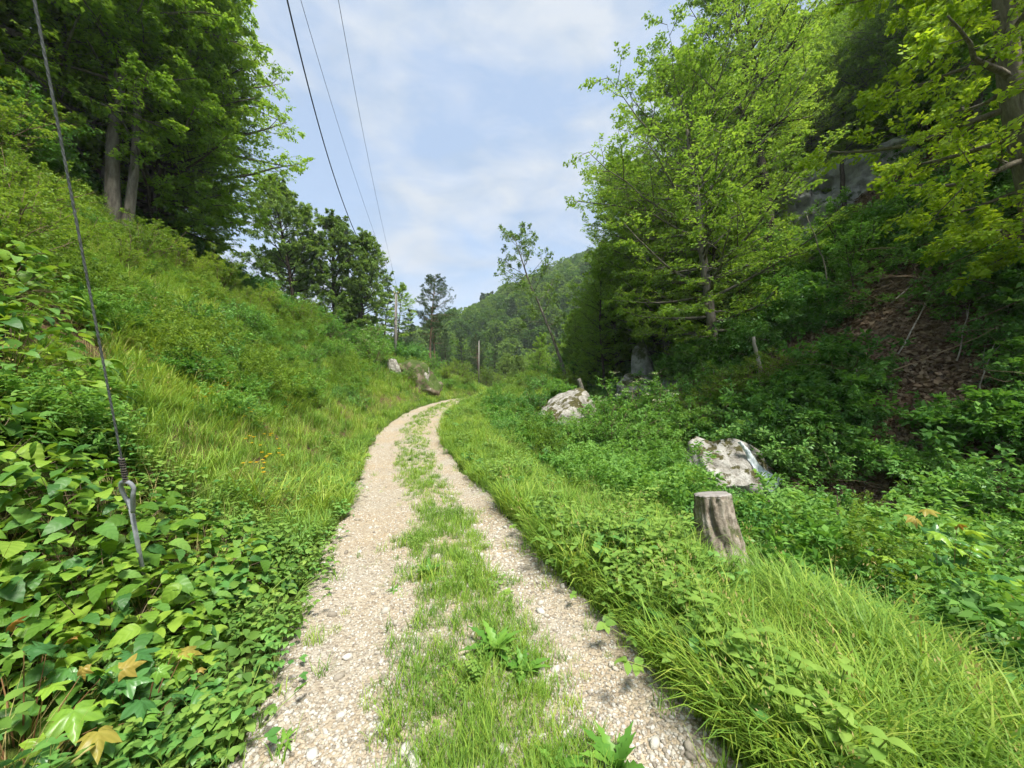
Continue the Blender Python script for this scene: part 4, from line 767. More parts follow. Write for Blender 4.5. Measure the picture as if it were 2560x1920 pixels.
for n_, (x0, y0, x1, y1, h0, h1, rr) in enumerate([(12.6, 12.0, 15.5, 12.8, .35, .5, .025), (9.3, 12.8, 11.0, 13.0, .5, .55, .018), (13.3, 11.0, 15.2, 11.9, .3, .7, .02), (10.2, 9.9, 11.3, 9.7, .15, .25, .03), (15.2, 18.8, 17.4, 19.6, .7, .6, .04), (12.2, 9.8, 14.2, 10.7, .2, .5, .02), (14.0, 13.5, 16.3, 13.2, .4, .3, .025)]):
    a_, b_ = G(x0, y0, h0), G(x1, y1, h1)
    stick('fallen_branch', [a_, tuple((np.array(a_) + b_) / 2 + np.array([0, 0, .12])), b_], (rr, rr * .35), 'thin grey fallen branch lying on the shaded right slope', 'branch', group='fallen branches on the right slope',
          sides=[(.5, tuple((np.array(b_) - a_) * .7 + np.array([.1, .2, .35])), rr * .5), (.7, tuple((np.array(b_) - a_) * .9 + np.array([.2, -.2, .3])), rr * .4)])
# ------------------------------------------------ poles and wires
def pole(x, y, H, r, label, gear):
    o = empty('utility_pole', G(x, y)); V, F = tubes(np.array([[[0, 0, -.5], [0, 0, H * .5], [0, 0, H]]]), np.array([[r, r * .85, r * .7]]), 12)
    obj('shaft', mesh('shaft', V, F, M['pole'], smooth=True), o)
    V, F = tubes(np.array([[[0, 0, H], [0, 0, H + .05], [0, 0, H + .09]]]), np.array([[r * .85, r * .8, r * .1]]), 12); obj('cap', mesh('cap', V, F, M['galv'], smooth=True), o)
    if gear:
        for sx in (-1, 1):
            V, F = tubes(np.array([[[sx * r * .5, 0, H - .12], [sx * .26, 0, H - .12], [sx * .26, 0, H - .02]]]), np.array([[.02] * 3]), 6); br = obj('bracket', mesh('bracket', V, F, M['galv'], smooth=True), o)
            V, F = tubes(np.array([[[sx * .26, 0, H - .02], [sx * .26, 0, H + .05], [sx * .26, 0, H + .12], [sx * .26, 0, H + .2]]]), np.array([[.05, .085, .06, .07]]), 10); obj('insulator', mesh('insulator', V, F, M['ceramic'], smooth=True), br)
        a = np.linspace(0, 2 * np.pi, 22); Q = np.stack([np.cos(a) * .3 + .16, np.full(22, -r - .03), np.sin(a) * .55 + H * .58], -1)
        V, F = tubes(Q[None], np.full((1, 22), .028), 6); obj('cable_coil', mesh('cable_coil', V, F, M['black'], smooth=True), o)
        V, F = tubes(np.array([[[.1, -r, H - .1], [.13, -r * .9, H * .8], [.14, -r - .02, H * .62]]]), np.full((1, 3), .02), 6); obj('down_cable', mesh('down_cable', V, F, M['black'], smooth=True), o)
    return tag(o, label, 'pole'), Vector(o.location) + Vector((0, 0, H))
_, ptop = pole(-14.6, 46.0, 8.6, .2, 'grey weathered utility pole with coiled cable beside the ivy-clad trees', True)
_, ptop2 = pole(-5.4, 60.0, 7.4, .10, 'thin pale far pole where the track disappears', False)
def wire(p0, mid, p1, r, label, name='overhead_wire'):
    t = np.linspace(0, 1, 80)[:, None]; p0, mid, p1 = map(lambda v: np.array(v, float), (p0, mid, p1))
    c = 2 * mid - .5 * (p0 + p1); P = (1 - t) ** 2 * p0 + 2 * t * (1 - t) * c + t ** 2 * p1
    V, F = tubes(P[None], np.full((1, 80), r), 6); return tag(obj(name, mesh(name, V, F, M['black'], smooth=True)), label, 'wire')
def atdir(u, v, y):
    p = R(PITCH); dx = (u - 1280) / 923.; dz = (960 - v) / 923.
    D = np.array([dx, math.cos(p) - dz * math.sin(p), math.sin(p) + dz * math.cos(p)]); return D * (y / D[1]) + np.array([0, 0, CAM_H])
pt = np.array(ptop)
def ext(a, b, k): return a + (b - a) * k
for (u0, u1, v1, r, dx, lab) in [(718, 885, 575, .026, -.26, 'thick black cable running overhead to the weathered pole, leftmost of three'), (752, 900, 480, .009, .0, 'thin overhead wire between the thick black cable and the rightmost wire'), (846, 938, 480, .009, .26, 'thin overhead wire, rightmost of the three')]:
    near = atdir(u0, 0, 11.5); end = pt + np.array([dx, 0, .05]); mid = atdir(u1, v1, 27.0)
    t = np.linspace(0, 1, 90); Y_ = np.array([near[1], mid[1], end[1]])
    P = []
    for yv in np.linspace(-14, end[1], 90):
        P.append([np.polyval(np.polyfit(Y_, [near[j], mid[j], end[j]], 2), yv) if j != 1 else yv for j in range(3)])
    V, F = tubes(np.array(P)[None], np.full((1, 90), r), 6)
    tag(obj('overhead_wire', mesh('overhead_wire', V, F, M['black'], smooth=True)), lab, 'wire')
# ------------------------------------------------ guy wire with its ground anchor
A0 = np.array(atdir(352, 1400, 2.2)); B0 = np.array(atdir(86, 0, 1.30)); dv = unit(B0 - A0)
eye = A0 + dv * .52; gw = empty('guy_wire', tuple(A0 - dv * .75))
o0 = A0 - dv * .75; sidev = unit(np.cross(dv, np.array([0, 1., 0])))
V, F = tubes(np.array([[A0 - dv * .75 - o0, A0 - o0, eye - dv * .10 - o0]]), np.full((1, 3), .0105), 10); obj('anchor_rod', mesh('anchor_rod', V, F, M['galv'], smooth=True), gw)
lp = [(-.022, -.175), (-.030, -.12), (-.040, -.06), (-.040, -.02), (-.026, .006), (0, .016), (.026, .004), (.036, -.03), (.026, -.08), (.010, -.12), (.0, -.16)]
Q = np.array([eye + sidev * a + dv * b - o0 + np.array([0, -.012, 0]) * (j < 3) for j, (a, b) in enumerate(lp)]); 
tq = np.linspace(0, 1, 40); Q = np.stack([np.interp(tq, np.linspace(0, 1, len(lp)), Q[:, j]) for j in range(3)], -1); Q[1:-1] = (Q[:-2] + Q[1:-1] * 2 + Q[2:]) / 4
V, F = tubes(Q[None], np.full((1, 40), .0105), 10); obj('eye_loop', mesh('eye_loop', V, F, M['galv'], smooth=True), gw)
tw_ = np.linspace(0, 1, 130); hel = eye + dv * (.0 + .16 * tw_[:, None]) - o0 + (np.cos(tw_ * 11 * 2 * np.pi)[:, None] * sidev + np.sin(tw_ * 11 * 2 * np.pi)[:, None] * np.cross(sidev, dv)) * .0095
V, F = tubes(hel[None], np.full((1, 130), .0042), 6); obj('wire_wrap', mesh('wire_wrap', V, F, M['rust'], smooth=True), gw)
cp = np.array([eye + dv * (.0 + k * .25) - o0 for k in range(32)]); V, F = tubes(cp[None], np.full((1, 32), .0042), 8); cb_ = obj('cable', mesh('cable', V, F, M['cable'], smooth=True), gw)
for s_ in range(3):
    tt_ = np.linspace(0, 1, 260); hh = eye + dv * (2.6 * tt_[:, None]) - o0 + (np.cos(tt_ * 26 * 2 * np.pi + s_ * 2.09)[:, None] * sidev + np.sin(tt_ * 26 * 2 * np.pi + s_ * 2.09)[:, None] * np.cross(sidev, dv)) * .0029
    V, F = tubes(hh[None], np.full((1, 260), .0026), 5); obj('strand', mesh('strand', V, F, M['cable'], smooth=True), cb_)
tag(gw, 'steel guy cable with looped anchor rod rising from the leaves at left', 'guy wire')

# ------------------------------------------------ plants with leaves one can pick apart
HZ_ = [mesh('leaf', *(lambda a: (a[0], [a[1]]))(ovate(12, .38, dr, .13, .035, .018, s)), M['hazel'], smooth=True) for s, dr in ((1, .15), (2, .32), (3, .55))]
HZ_ = HZ_ + [mesh('leaf', *(lambda a: (a[0], [a[1]]))(ovate(10, w_, dr, .14, .06, .02, s)), M['bramble'], smooth=True) for s, dr, w_ in ((11, .3, .27), (12, .5, .33))]
SM_ = [mesh('leaf', *(lambda a: (a[0], [a[1]]))(ovate(5, .27, dr, .12, 0, .01, s)), M['herb'], smooth=True) for s, dr in ((4, .15), (5, .35))]
MP_ = [mesh('leaf', *palmate(s, d), M['maple'], smooth=True) for s, d in ((1, .3), (2, .5))]
MR_ = [mesh('leaf', *palmate(s, d), M['maple_red'], smooth=True) for s, d in ((3, .5), (4, .6))]
OK_ = [mesh('leaf', *(lambda a: (a[0], [a[1]]))(ovate(7, .33, dr, .1, 0, .015, s, 3)), M['oak'], smooth=True) for s, dr in ((6, .2), (7, .35))]
DK_ = [mesh('leaf', *(lambda a: (a[0], [a[1]]))(ovate(12, .13, dr, .10, .28, .006, s)), M['dock'], smooth=True) for s, dr in ((8, .25), (9, .45))]
def frame_rot(D, Nn):
    D = unit(D); S = unit(np.cross(Nn, D)); U = np.cross(D, S)
    return Matrix(np.stack([D, S, U], -1).tolist()).to_euler()
def leaf_shrub(name, x, y, rx, h, n, tmpl, size, label, extra=0, young=None, nyoung=0, seed=0, stem='twig', flatN=1.1, cat='shrub', dz=0, group=None):
    """a shrub or plant: stems plus single leaves on a dome; the inner leaves are one mesh"""
    r = np.random.default_rng(seed); z0 = float(hgt(x, y)) + dz; o = empty(name, (x, y, z0))
    m = n + extra + nyoung
    ph = r.uniform(0, 2 * np.pi, m); cz = r.random(m) ** .8; sz = np.sqrt(1 - cz ** 2)
    rad = np.concatenate([r.uniform(.78, 1.05, n), r.uniform(.3, .85, extra), r.uniform(.95, 1.1, nyoung)])
    P = np.stack([np.cos(ph) * sz * rx * rad, np.sin(ph) * sz * rx * rad, cz * h * rad], -1)
    P[:, 2] += hgt(x + P[:, 0], y + P[:, 1]) - (z0 - dz)
    out = np.stack([np.cos(ph) * sz, np.sin(ph) * sz, np.zeros(m)], -1)
    D = unit(out + r.normal(0, .55, (m, 3)) * np.array([1, 1, .35]) + np.array([.12, -.12, -.05])); Nn = unit(np.array([0, 0, flatN]) + out * .35 + r.normal(0, .38, (m, 3)))
    Lg = size * r.uniform(.42, 1.22, m)
    for j in list(range(n)) + list(range(n + extra, m)):
        me = young[j % len(young)] if j >= n + extra else tmpl[j % len(tmpl)]
        obj('leaf', me, o, P[j], frame_rot(D[j], Nn[j]), Lg[j] * (.8 if j >= n + extra else 1))
    if extra:
        Vt = np.empty(len(tmpl[0].vertices) * 3, np.float32); tmpl[0].vertices.foreach_get('co', Vt); Vt = Vt.reshape(-1, 3)
        Ft = {}
        for p in tmpl[0].polygons: Ft.setdefault(len(p.vertices), []).append(list(p.vertices))
        e = slice(n, n + extra); V = place_template(Vt, P[e], D[e], Nn[e], Lg[e]); F = instfaces([np.array(f) for f in Ft.values()], len(Vt), extra)
        a = np.concatenate([np.repeat(r.random(extra), len(f)) for f in Ft.values()])
        tag(obj('inner_leaves', mesh('inner_leaves', V, F, tmpl[0].materials[0], {'rnd': ('FACE', a)}, smooth=True), o), kind='stuff')
    k = min(m, 70 if stem == 'twig' else 26); sel = r.permutation(m)[:k]; b = P[sel] * np.array([.12, .12, 0]); b[:, 2] -= .06
    S3 = np.stack([b, b * .5 + P[sel] * .5 + np.array([0, 0, .04]), P[sel]], 1)
    V, F = tubes(S3, np.tile([[.0045, .003, .0015]], (k, 1)), 4, False); obj('stems', mesh('stems', V, F, M[stem], smooth=True), o)
    return tag(o, label, cat, group)
leaf_shrub('hazel_shrub', -2.66, 2.4, .78, .62, 290, HZ_, .11, 'broad-leaved hazel shrub round the foot of the guy anchor', 260, seed=1)
leaf_shrub('hazel_shrub', -3.25, 2.15, .75, .72, 290, HZ_, .115, 'broad-leaved hazel shrub at the left edge beside the guy anchor', 220, seed=2)
leaf_shrub('hazel_shrub', -2.15, 2.05, .55, .46, 290, HZ_, .095, 'low hazel shrub in front of the guy anchor, dark gaps below', 220, seed=3)
leaf_shrub('hazel_shrub', -2.55, 1.6, .5, .38, 280, HZ_, .095, 'hazel seedlings crowding the lower left edge above the maple', 200, seed=4)
leaf_shrub('hazel_shrub', -2.35, 2.95, .6, .36, 280, HZ_, .10, 'hazel shrub on the track side just behind the guy anchor', 160, seed=5)
leaf_shrub('hazel_shrub', -4.9, 3.6, .9, .75, 290, HZ_, .14, 'bright hazel shrub at the left edge halfway up the bank', 200, seed=6)
leaf_shrub('hazel_shrub', -6.9, 4.9, 1.0, .9, 290, HZ_, .15, 'bright hazel shrub high at the left edge above bare soil', 200, seed=7)
leaf_shrub('maple_sapling', -1.9, 1.5, .40, .40, 60, MP_, .125, 'maple seedling with orange young leaves in the lower left corner', 20, MR_, 9, 11, 'redstem', cat='sapling')
leaf_shrub('maple_sapling', -1.66, 1.72, .24, .34, 18, MP_, .115, 'small maple seedling with one orange tip right of the corner seedling', 0, MR_, 3, 12, 'redstem', cat='sapling')
leaf_shrub('maple_sapling', 4.0, 3.5, .62, 1.1, 120, MP_, .15, 'maple sapling with dark lobed leaves at the right edge', 40, MR_, 4, 13, 'redstem', cat='sapling')
leaf_shrub('dogwood_shrub', 4.75, 4.7, .75, 1.0, 240, HZ_, .085, 'round-leaved shrub behind the right-hand maple sapling', 120, seed=14)
leaf_shrub('dogwood_shrub', 5.4, 4.2, .8, 1.0, 220, SM_, .11, 'leafy shrub at the right edge beyond the maple sapling', 160, seed=15)
for od, (j, (x, y, rx, h, n, sz)) in zip(['fourth', 'third', 'second', 'sixth', 'fifth', 'first'], enumerate([(-1.75, 2.35, .4, .28, 110, .075), (-1.62, 1.95, .34, .22, 90, .07), (-1.5, 1.6, .25, .16, 50, .06), (-2.0, 3.3, .45, .3, 120, .07), (-1.75, 2.9, .35, .2, 80, .065), (-1.42, 1.3, .22, .13, 40, .06)])):
    leaf_shrub('leafy_herb', x, y, rx, h, n, SM_, sz, od + ' low herb patch from the near end between hazel shrubs and gravel', 40, seed=20 + j, stem='stem', cat='plant', group='herb patches along the left edge of the gravel')
def rosette(x, y, n, size, label, seed, el=(.25, 1.1), tm=DK_):
    r = np.random.default_rng(seed); o = empty('rosette_plant', (x, y, float(track_top(x, y)) - .005))
    for j in range(n):
        az = j * 2.4 + r.normal(0, .25); e = r.uniform(*el); D = np.array([math.cos(az) * math.cos(e), math.sin(az) * math.cos(e), math.sin(e)])
        obj('leaf', tm[j % 2], o, (0, 0, 0), frame_rot(D, unit(np.array([0, 0, 1.]) - D * .4)), size * r.uniform(.6, 1.15))
    return tag(o, label, 'plant')
rosette(-.72, 3.25, 16, .15, 'dark rosette of narrow leaves alone in the pale gravel', 31)
rosette(-.10, 2.28, 24, .19, 'big toothed-leaf plant at the left side of the grassy middle strip', 32)
rosette(.06, 2.12, 18, .16, 'toothed-leaf plant right of the big one in the middle strip', 33)
rosette(.44, 1.60, 12, .18, 'upright narrow-leaved plant at the bottom edge of the middle strip', 34, (.7, 1.3))
rosette(.18, 1.58, 16, .13, 'toothed-leaf plant at the bottom edge of the middle strip', 35)
rosette(.98, 2.85, 22, .18, 'toothed-leaf plant where the gravel meets the right-hand grass', 36, (.2, .8))
rosette(.92, 2.55, 16, .15, 'smaller toothed-leaf plant in front of the right-hand grass', 37, (.2, .8))
rosette(-.95, 3.05, 9, .09, 'tiny flat rosette left of the dark one in the gravel', 38, (.1, .5))
rosette(-1.02, 1.72, 8, .07, 'tiny green sprig in the lower left gravel', 39, (.3, .9))
for j, (x, y) in enumerate([(-3.05, 4.55), (-2.9, 4.3), (-3.3, 4.7), (-3.6, 5.6), (-4.2, 5.9), (-4.4, 5.2), (-5.0, 6.4), (-5.2, 8.6), (-3.2, 5.1)]):
    r = np.random.default_rng(50 + j); o = empty('hawkweed', G(x, y)); Q = []
    for k in range(5):
        b = r.normal(0, .05, 3) * np.array([1, 1, 0]); t_ = b + np.array([r.normal(0, .07), r.normal(0, .07), r.uniform(.5, .68)]); Q.append([b, (b + t_) / 2 + r.normal(0, .01, 3), t_])
        n = 12; az = np.arange(n) / n * 6.283; D = np.stack([np.cos(az), np.sin(az), np.full(n, .35)], -1)
        V, f = leaves(np.tile(t_, (n, 1)), D, np.tile([0, 0, 1.], (n, 1)), np.full(n, .028), .55, .02); obj('flower', mesh('flower', V, [f], M['yellow']), o)
    V, F = tubes(np.array(Q), np.full((5, 3), .0025), 4, False); obj('stems', mesh('stems', V, F, M['stem']), o)
    tag(o, 'yellow hawkweed flowers in the grass left of the track', 'flower', 'yellow flowers on the left verge')
# picked-out lime leaves on the oak
oak = [o for o in sc.objects if o.name.startswith('oak_tree')][0]
cm = K['oak']['crown']; cc = np.empty(len(cm.vertices) * 3, np.float32); cm.vertices.foreach_get('co', cc); cc = cc.reshape(-1, 4, 3)
bpy.context.view_layer.update()
mw = np.array(oak.matrix_world); wc = cc[:, 0] @ mw[:3, :3].T + mw[:3, 3]
ds = np.linalg.norm(wc - np.array([0, 0, CAM_H]), axis=1); vis = (wc[:, 0] / wc[:, 1] < 1.40)
sel = np.argsort(ds + 1e3 * (~vis))[:2600]; sel = rng.permutation(sel)[:290]
for j in sel:
    D = cc[j, 2] - cc[j, 0]; Nn = unit(np.cross(cc[j, 1] - cc[j, 3], D)) * -1
    if Nn[2] < 0: Nn = -Nn
    obj('leaf', OK_[int(j) % 2], oak, cc[j, 0], frame_rot(D, Nn), .17)
# ------------------------------------------------ uncountable ground cover
GT = [tuft('grass_a', 1, 34, .42, .0085, .08, 1.6), tuft('grass_b', 2, 32, .34, .008, .09, 1.3), tuft('grass_c', 3, 30, .48, .009, .08, 2.0), tuft('grass_k', 13, 20, .42, .008, .08, 1.8, stalks=1, heads=True), tuft('grass_d', 4, 24, .36, .013, .07, 1.5)]
GM = [tuft('grass_e', 5, 24, .20, .0055, .07, 1.2), tuft('grass_f', 6, 22, .26, .006, .06, 1.4, stalks=1), tuft('grass_g', 7, 26, .16, .005, .08, 1.0)]
GS = [tuft('grass_h', 8, 20, .10, .0042, .05, 1.1), tuft('grass_i', 9, 16, .07, .004, .05, 1.0), tuft('grass_j', 10, 20, .14, .0045, .05, 1.2)]
HB = [herb('herb_a', 1, 'rosette', 'herb'), herb('herb_b', 2, 'upright', 'herb'), herb('herb_c', 3, 'trail', 'herb'), herb('herb_d', 4, 'trail', 'cover'), herb('herb_e', 5, 'upright', 'cover'), herb('herb_f', 6, 'rosette', 'cover')]
def cover(name, n, r0, r1, p, mask, protos, s, label, dz=0, tilt=False, grow=.02, weights=None, surf=hgt, a0=-64, a1=64):
    x, y, r = fan(n, r0, r1, p, a0, a1); d = x - track_x(y); e = x - _sm(y, AY, AX)
    k = mask(x, y, d, e); x, y, r = x[k], y[k], r[k]; n = len(x)
    idx = rng.choice(len(protos), n, p=weights)
    return scatter(name, np.stack([x, y, surf(x, y) + dz], -1), rng.uniform(0, 6.28, n), rng.uniform(s[0], s[1], n) * (1 + grow * r) * (1 + .55 * vnoise(x / .55, y / .55, 81) + .35 * vnoise(x / 1.9, y / 1.9, 82)), idx, protos, label, grad(x, y) if tilt else None)
HZC = [(-2.66, 2.4, .7), (-3.25, 2.15, .7), (-2.15, 2.05, .5), (-2.45, 1.55, .45), (-2.35, 2.95, .5), (-4.9, 3.6, .8), (-6.9, 4.9, .9), (-1.92, 1.38, .35)]
HOLES = [(-6.1, 5.0, .55), (-5.2, 4.6, .35), (-4.35, 4.25, .45), (-4.0, 4.6, .3), (-8.3, 7.6, .4), (-6.6, 7.4, .35), (-5.6, 7.9, .3), (-9.6, 11.4, .5), (-7.4, 12.6, .35)]
def nohazel(x, y): return np.all([np.hypot(x - a, y - b) > c for a, b, c in HZC] + [np.hypot((x - a) * .8, (y - b) * 1.1) + .25 * vnoise(x / .2, y / .2, 71) > c for a, b, c in HOLES], 0)
ns = lambda x, y, s, k: vnoise(x / s, y / s, k)
cover('verge_grass', 52000, 1.3, 60, 1.45, lambda x, y, d, e: (d > 1.12 + .25 * ns(x, y, .5, 31)) & (d < 3.4 + 1.2 * ns(x, y, 1.5, 32)) & (e < -1.5) & ~((np.abs(x - 2.08) < .36) & (y > 3.2) & (y < 4.0)), GT, (.65, 1.1), weights=[.3, .25, .25, .04, .16], label='tall lush grass on the right verge of the track')
cover('mound_grass', 26000, 6, 60, 1.2, lambda x, y, d, e: (d > 1.3) & (e < -2) & (y > 8) & ((y > 19) | (d < 6)), GM + GT[:2], (.8, 1.2), 'grass over the mound right of the far track')
cover('left_verge_grass', 52000, 1.5, 60, 1.35, lambda x, y, d, e: (d < -1.15 - .3 * ns(x, y, .5, 33)) & (d > -4.5) & ~((y < 3.6)), GM + GT[:1], (.7, 1.15), 'soft grass along the foot of the left bank', weights=[.3, .3, .2, .2])
cover('bank_grass', 70000, 3, 60, 1.2, lambda x, y, d, e: (d < -3) & (d > -22) & (ns(x, y, .9, 34) + .5 * ns(x, y, .35, 51) > -.28) & nohazel(x, y), GM + GT, (.7, 1.2), weights=[.2, .2, .15, .15, .1, .1, .04, .06], label='tangled grass over the sunlit left bank')
cover('bank_herbs', 52000, 2.0, 60, 1.25, lambda x, y, d, e: (d < -1.5) & (d > -24) & ((d < -4) | (y < 3.6)) & (ns(x, y, 1.6, 35) + .7 * ns(x, y, .5, 52) > -.06 - .15 * (y < 5)) & nohazel(x, y), HB[:5], (.55, 1.15), 'leafy herbs tangled over the sunlit left bank', weights=[.14, .26, .26, .2, .14], grow=.008)
cover('verge_herbs', 16000, 1.4, 40, 1.3, lambda x, y, d, e: (d > 1.25) & (d < 6) & (e < -1) & (ns(x, y, .8, 36) > .0) & ~((np.abs(x - 2.1) < .5) & (y > 2.9) & (y < 4.1)), HB[:4], (.6, 1.0), 'leafy herbs mixed into the grass of the right verge', weights=[.25, .3, .35, .1])
cover('edge_herbs', 6000, 1.3, 12, 1.3, lambda x, y, d, e: (d < -1.05) & (d > -2.3) & (ns(x, y, .3, 73) > -.1), HB[:4], (.35, .7), 'small creeping herbs along the left edge of the gravel')
cover('strip_grass', 95000, 1.2, 45, 1.35, lambda x, y, d, e: (np.abs(d - .14) < .37 + .35 * ns(x, y, .7, 37) + rng.normal(0, .09, len(x))) & (ns(x, y, .45, 38) + .4 * ns(x, y, .14, 53) + rng.normal(0, .20, len(x)) > -.26 - .3 * sstep(2.5, 5, y)), GS + [GM[2]], (.55, 1.1), 'short grass growing in the middle strip of the track', surf=track_top, weights=[.3, .15, .3, .25])
cover('strip_herbs', 2600, 1.2, 14, 1.5, lambda x, y, d, e: (np.abs(d - .16) < .42) & (ns(x, y, .26, 54) > .12), HB[:3], (.14, .3), 'small leafy weeds in the middle strip of the track', surf=track_top)
cover('sprig_grass', 5000, 1.2, 30, 1.5, lambda x, y, d, e: (np.abs(d) < 1.15) & (ns(x, y, .45, 39) > .2), GS[:2], (.6, 1.1), 'scattered grass sprigs in the gravel', surf=track_top)
cover('edge_grass', 14000, 1.2, 40, 1.4, lambda x, y, d, e: (np.abs(np.abs(d) - 1.14) < np.abs(rng.normal(0, .16, len(x)))), GS + GM[2:], (.7, 1.2), 'short grass fringing the gravel', surf=track_top)
LB = [K['low']['foliage'], K['low_b']['foliage']]
cover('gully_undergrowth', 5200, 3, 40, 1.1, lambda x, y, d, e: (d > 3.3 + .8 * ns(x, y, 1.2, 40)) & (e < .2) & (y < 20) & ~((np.hypot(x - 6.75, y - 11.6) < 1.5) | (np.hypot(x - 2.5, y - 15.9) < 1.7) | (np.hypot(x - 7.9, y - 10.6) < .8) | (np.hypot(x - 4.0, y - 3.4) < .75) | (np.hypot(x - 2.2, y - 3.6) < .7) | ((x / y > .5) & (x / y < .74) & (y > 6) & (y < 11.5) & (rng.random(len(x)) < .6))), LB + HB[2:5] + [K['leafy']['foliage']], (.45, 1.05), 'dense undergrowth of low leafy bushes filling the gully', weights=[.27, .2, .2, .14, .14, .05], dz=-.05, grow=.0)
cover('slope_undergrowth', 15000, 6, 70, 1.0, lambda x, y, d, e: (e > .3) & ~((x / y > .95) & (y < 13.5) & (e < 7.5) & (rng.random(len(x)) < .36)) & ~((x > 5.8) & (x < 11) & (y > 17.5) & (y < 27) & (rng.random(len(x)) < .85)) & (e < 45) & (ns(x, y, 1.6, 41) + .6 * ns(x, y, .6, 55) > -.06 + .09 * ((e < 9) & (y < 18))) & ~((x > 17) & (x < 27) & (y > 19) & (y < 36) & (x / y > .72) & (rng.random(len(x)) < .5)) & ~((x > 20) & (x < 32) & (y > 17) & (y < 36) & (x / y > .72)), LB + HB[3:], (.8, 1.7), 'patchy undergrowth on the shaded right slope', weights=[.25, .35, .15, .15, .1], dz=-.05)
cover('leaf_litter', 16000, 6, 50, 1.0, lambda x, y, d, e: (e > 0) & (e < 30), [litterpatch('litter_%d' % k, k) for k in range(3)], (.9, 1.6), 'brown dead leaves on the shaded slope', tilt=True, dz=.01)
cover('wood_floor_plants', 5000, 12, 60, .8, lambda x, y, d, e: (d < -15), LB, (.9, 1.6), 'undergrowth beneath the beeches on the left', dz=-.05, a0=-64, a1=-15)
BR = [K['low']['foliage'], K['leafy']['foliage'], K['bush']['foliage'], K['low_b']['foliage']]
cover('bank_brambles', 4700, 3.2, 45, .9, lambda x, y, d, e: (d < -3.2) & (d > -16) & (ns(x, y, 2.3, 83) + .5 * ns(x, y, .8, 84) > .06) & nohazel(x, y), BR, (.22, .58), 'brambles and low bushes tangled over the left bank', dz=-.06, grow=.012, weights=[.4, .2, .15, .25], a1=10)
cover('verge_brambles', 700, 2.6, 30, 1.0, lambda x, y, d, e: (d > 3.0) & (d < 5.2) & (e < -2) & ~((np.abs(x - 2.2) < .7) & (y > 2.8) & (y < 4.4)), BR, (.35, .7), 'brambles behind the grass of the right verge', dz=-.06, grow=.0, weights=[.4, .25, .1, .25])
def brush(name, seed):
    r = np.random.default_rng(seed); m = 16; p = r.normal(0, .35, (m, 3)) * np.array([1, 1, 0]); p[:, 2] = r.uniform(.0, .15, m)
    P = curve(p, unit(r.normal(0, 1, (m, 3)) * np.array([1, 1, .35]) + np.array([0, 0, .15])), r.uniform(.4, 1.3, m), 5, -.25, .18, r); V, F = tubes(P, np.tile(np.linspace(.009, .002, 5), (m, 1)), 3, False)
    return mesh(name, V, F, M['twig'])
cover('brushwood', 1500, 7, 32, .9, lambda x, y, d, e: (e > .3) & (e < 14) & (ns(x, y, 1.8, 85) > -.1), [brush('brush_%d' % k, k) for k in range(3)], (.7, 1.5), 'tangled dead twigs on the shaded right slope', dz=.02)
DRY = [tuft('dry_a', 61, 14, .42, .004, .09, .9, mat='grass_dry'), tuft('dry_b', 62, 12, .5, .0035, .06, .7, mat='grass_dry')]
cover('dry_stalks', 4500, 1.6, 40, 1.3, lambda x, y, d, e: (d < -1.6) & (d > -16) | (d > 1.4) & (d < 3.6) & (ns(x, y, .6, 72) > .15), DRY, (.6, 1.15), 'dry straw-coloured stalks among the grass')
# gravel
PB = [pebble(k) for k in range(8)]
def peb(x, y, d, e): return (np.abs(d) < 1.2 + .1 * ns(x, y, .4, 45)) & (rng.random(len(x)) < 1 - .5 * (np.abs(d - .05) < .28))
cover('gravel', 120000, 1.25, 16, 1.55, peb, PB, (.008, .029), 'loose pale gravel covering the track', surf=track_top, dz=.001, grow=.03)
n = 0; r = np.random.default_rng(77)
while n < 290:
    y = 1.25 + 5.5 * r.random() ** 1.7; d = r.uniform(-1.2, 1.2)
    if r.random() < .6 and abs(d - .16) < .4: continue
    x = float(track_x(y)) + d; s = .03 + .055 * r.random() ** 2.5
    obj('stone', PB[n % 8], track, (x, y, float(track_top(x, y)) + s * .08), (r.normal(0, .15), r.normal(0, .15), r.uniform(0, 6.28)), s * 1.1); n += 1
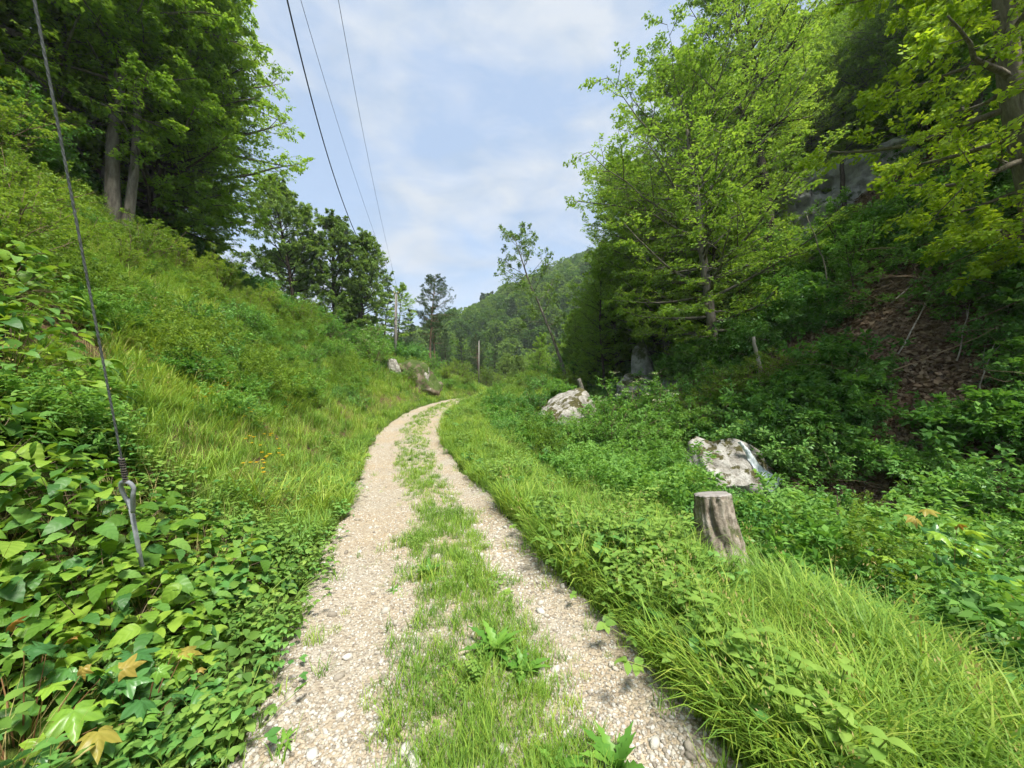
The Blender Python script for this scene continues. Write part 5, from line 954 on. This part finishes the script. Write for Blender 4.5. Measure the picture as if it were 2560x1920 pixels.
# far wooded hill
def blob(name, seed, H, W, n, conifer=False):
    r = np.random.default_rng(seed); ph = r.uniform(0, 6.283, n); t = r.random(n)
    w_ = (np.sin(np.pi * (t * .85 + .12)) ** .7 if not conifer else (1 - t) ** .8) * W * (.7 + .3 * r.random(n)) * (1 + .25 * np.sin(ph * 3 + t * 9))
    C = np.stack([np.cos(ph) * w_, np.sin(ph) * w_, t * H * .88 + H * .12], -1)
    lv, lf = leaves(C, unit(np.stack([np.cos(ph), np.sin(ph), r.normal(.1, .5, n)], -1)), unit(np.array([0, 0, 1.]) + r.normal(0, .6, (n, 3))), r.uniform(.6, 1.2, n), .7, .15)
    return mesh(name, lv, [lf], M['far' if not conifer else 'pine'], {'rnd': ('FACE', r.random(n))})
FB = [blob('far_a', 1, 11, 4.2, 700), blob('far_b', 2, 13, 4.6, 800), blob('far_c', 3, 9, 3.8, 600), blob('far_d', 4, 14, 3.2, 700, True)]
X_, Y_ = np.meshgrid(np.arange(-150, 190, 5.2), np.arange(112, 330, 5.2)); x = (X_ + rng.normal(0, 1.7, X_.shape)).ravel(); y = (Y_ + rng.normal(0, 1.7, Y_.shape)).ravel()
k = (np.abs(x) < y * 1.0 + 10); x, y = x[k], y[k]; n = len(x)
scatter('hillside_wood', np.stack([x, y, hgt(x, y) - 1.0], -1), rng.uniform(0, 6.28, n), rng.uniform(.7, 1.15, n), rng.choice(4, n, p=[.34, .28, .3, .08]), FB, 'far wooded hillside closing the valley')

# ------------------------------------------------ the hazy air of the valley
def box(name, lo, hi, mat):
    V = np.array([(x, y, z) for z in (lo[2], hi[2]) for y in (lo[1], hi[1]) for x in (lo[0], hi[0])]); F = np.array([(0, 2, 3, 1), (4, 5, 7, 6), (0, 1, 5, 4), (2, 6, 7, 3), (0, 4, 6, 2), (1, 3, 7, 5)])
    return obj(name, mesh(name, V, [F], mat))
hm = bpy.data.materials.new('valley_haze'); hm.use_nodes = True; hn = hm.node_tree.nodes; hn.clear()
pv = hn.new('ShaderNodeVolumePrincipled'); pv.inputs['Color'].default_value = (.86, .92, 1, 1); pv.inputs['Density'].default_value = .0004; pv.inputs['Anisotropy'].default_value = .2
ho = hn.new('ShaderNodeOutputMaterial'); hm.node_tree.links.new(pv.outputs[0], ho.inputs['Volume'])
tag(box('haze', (-264, -49, -9), (384, 624, 172), hm), 'thin summer haze filling the valley', kind='stuff')
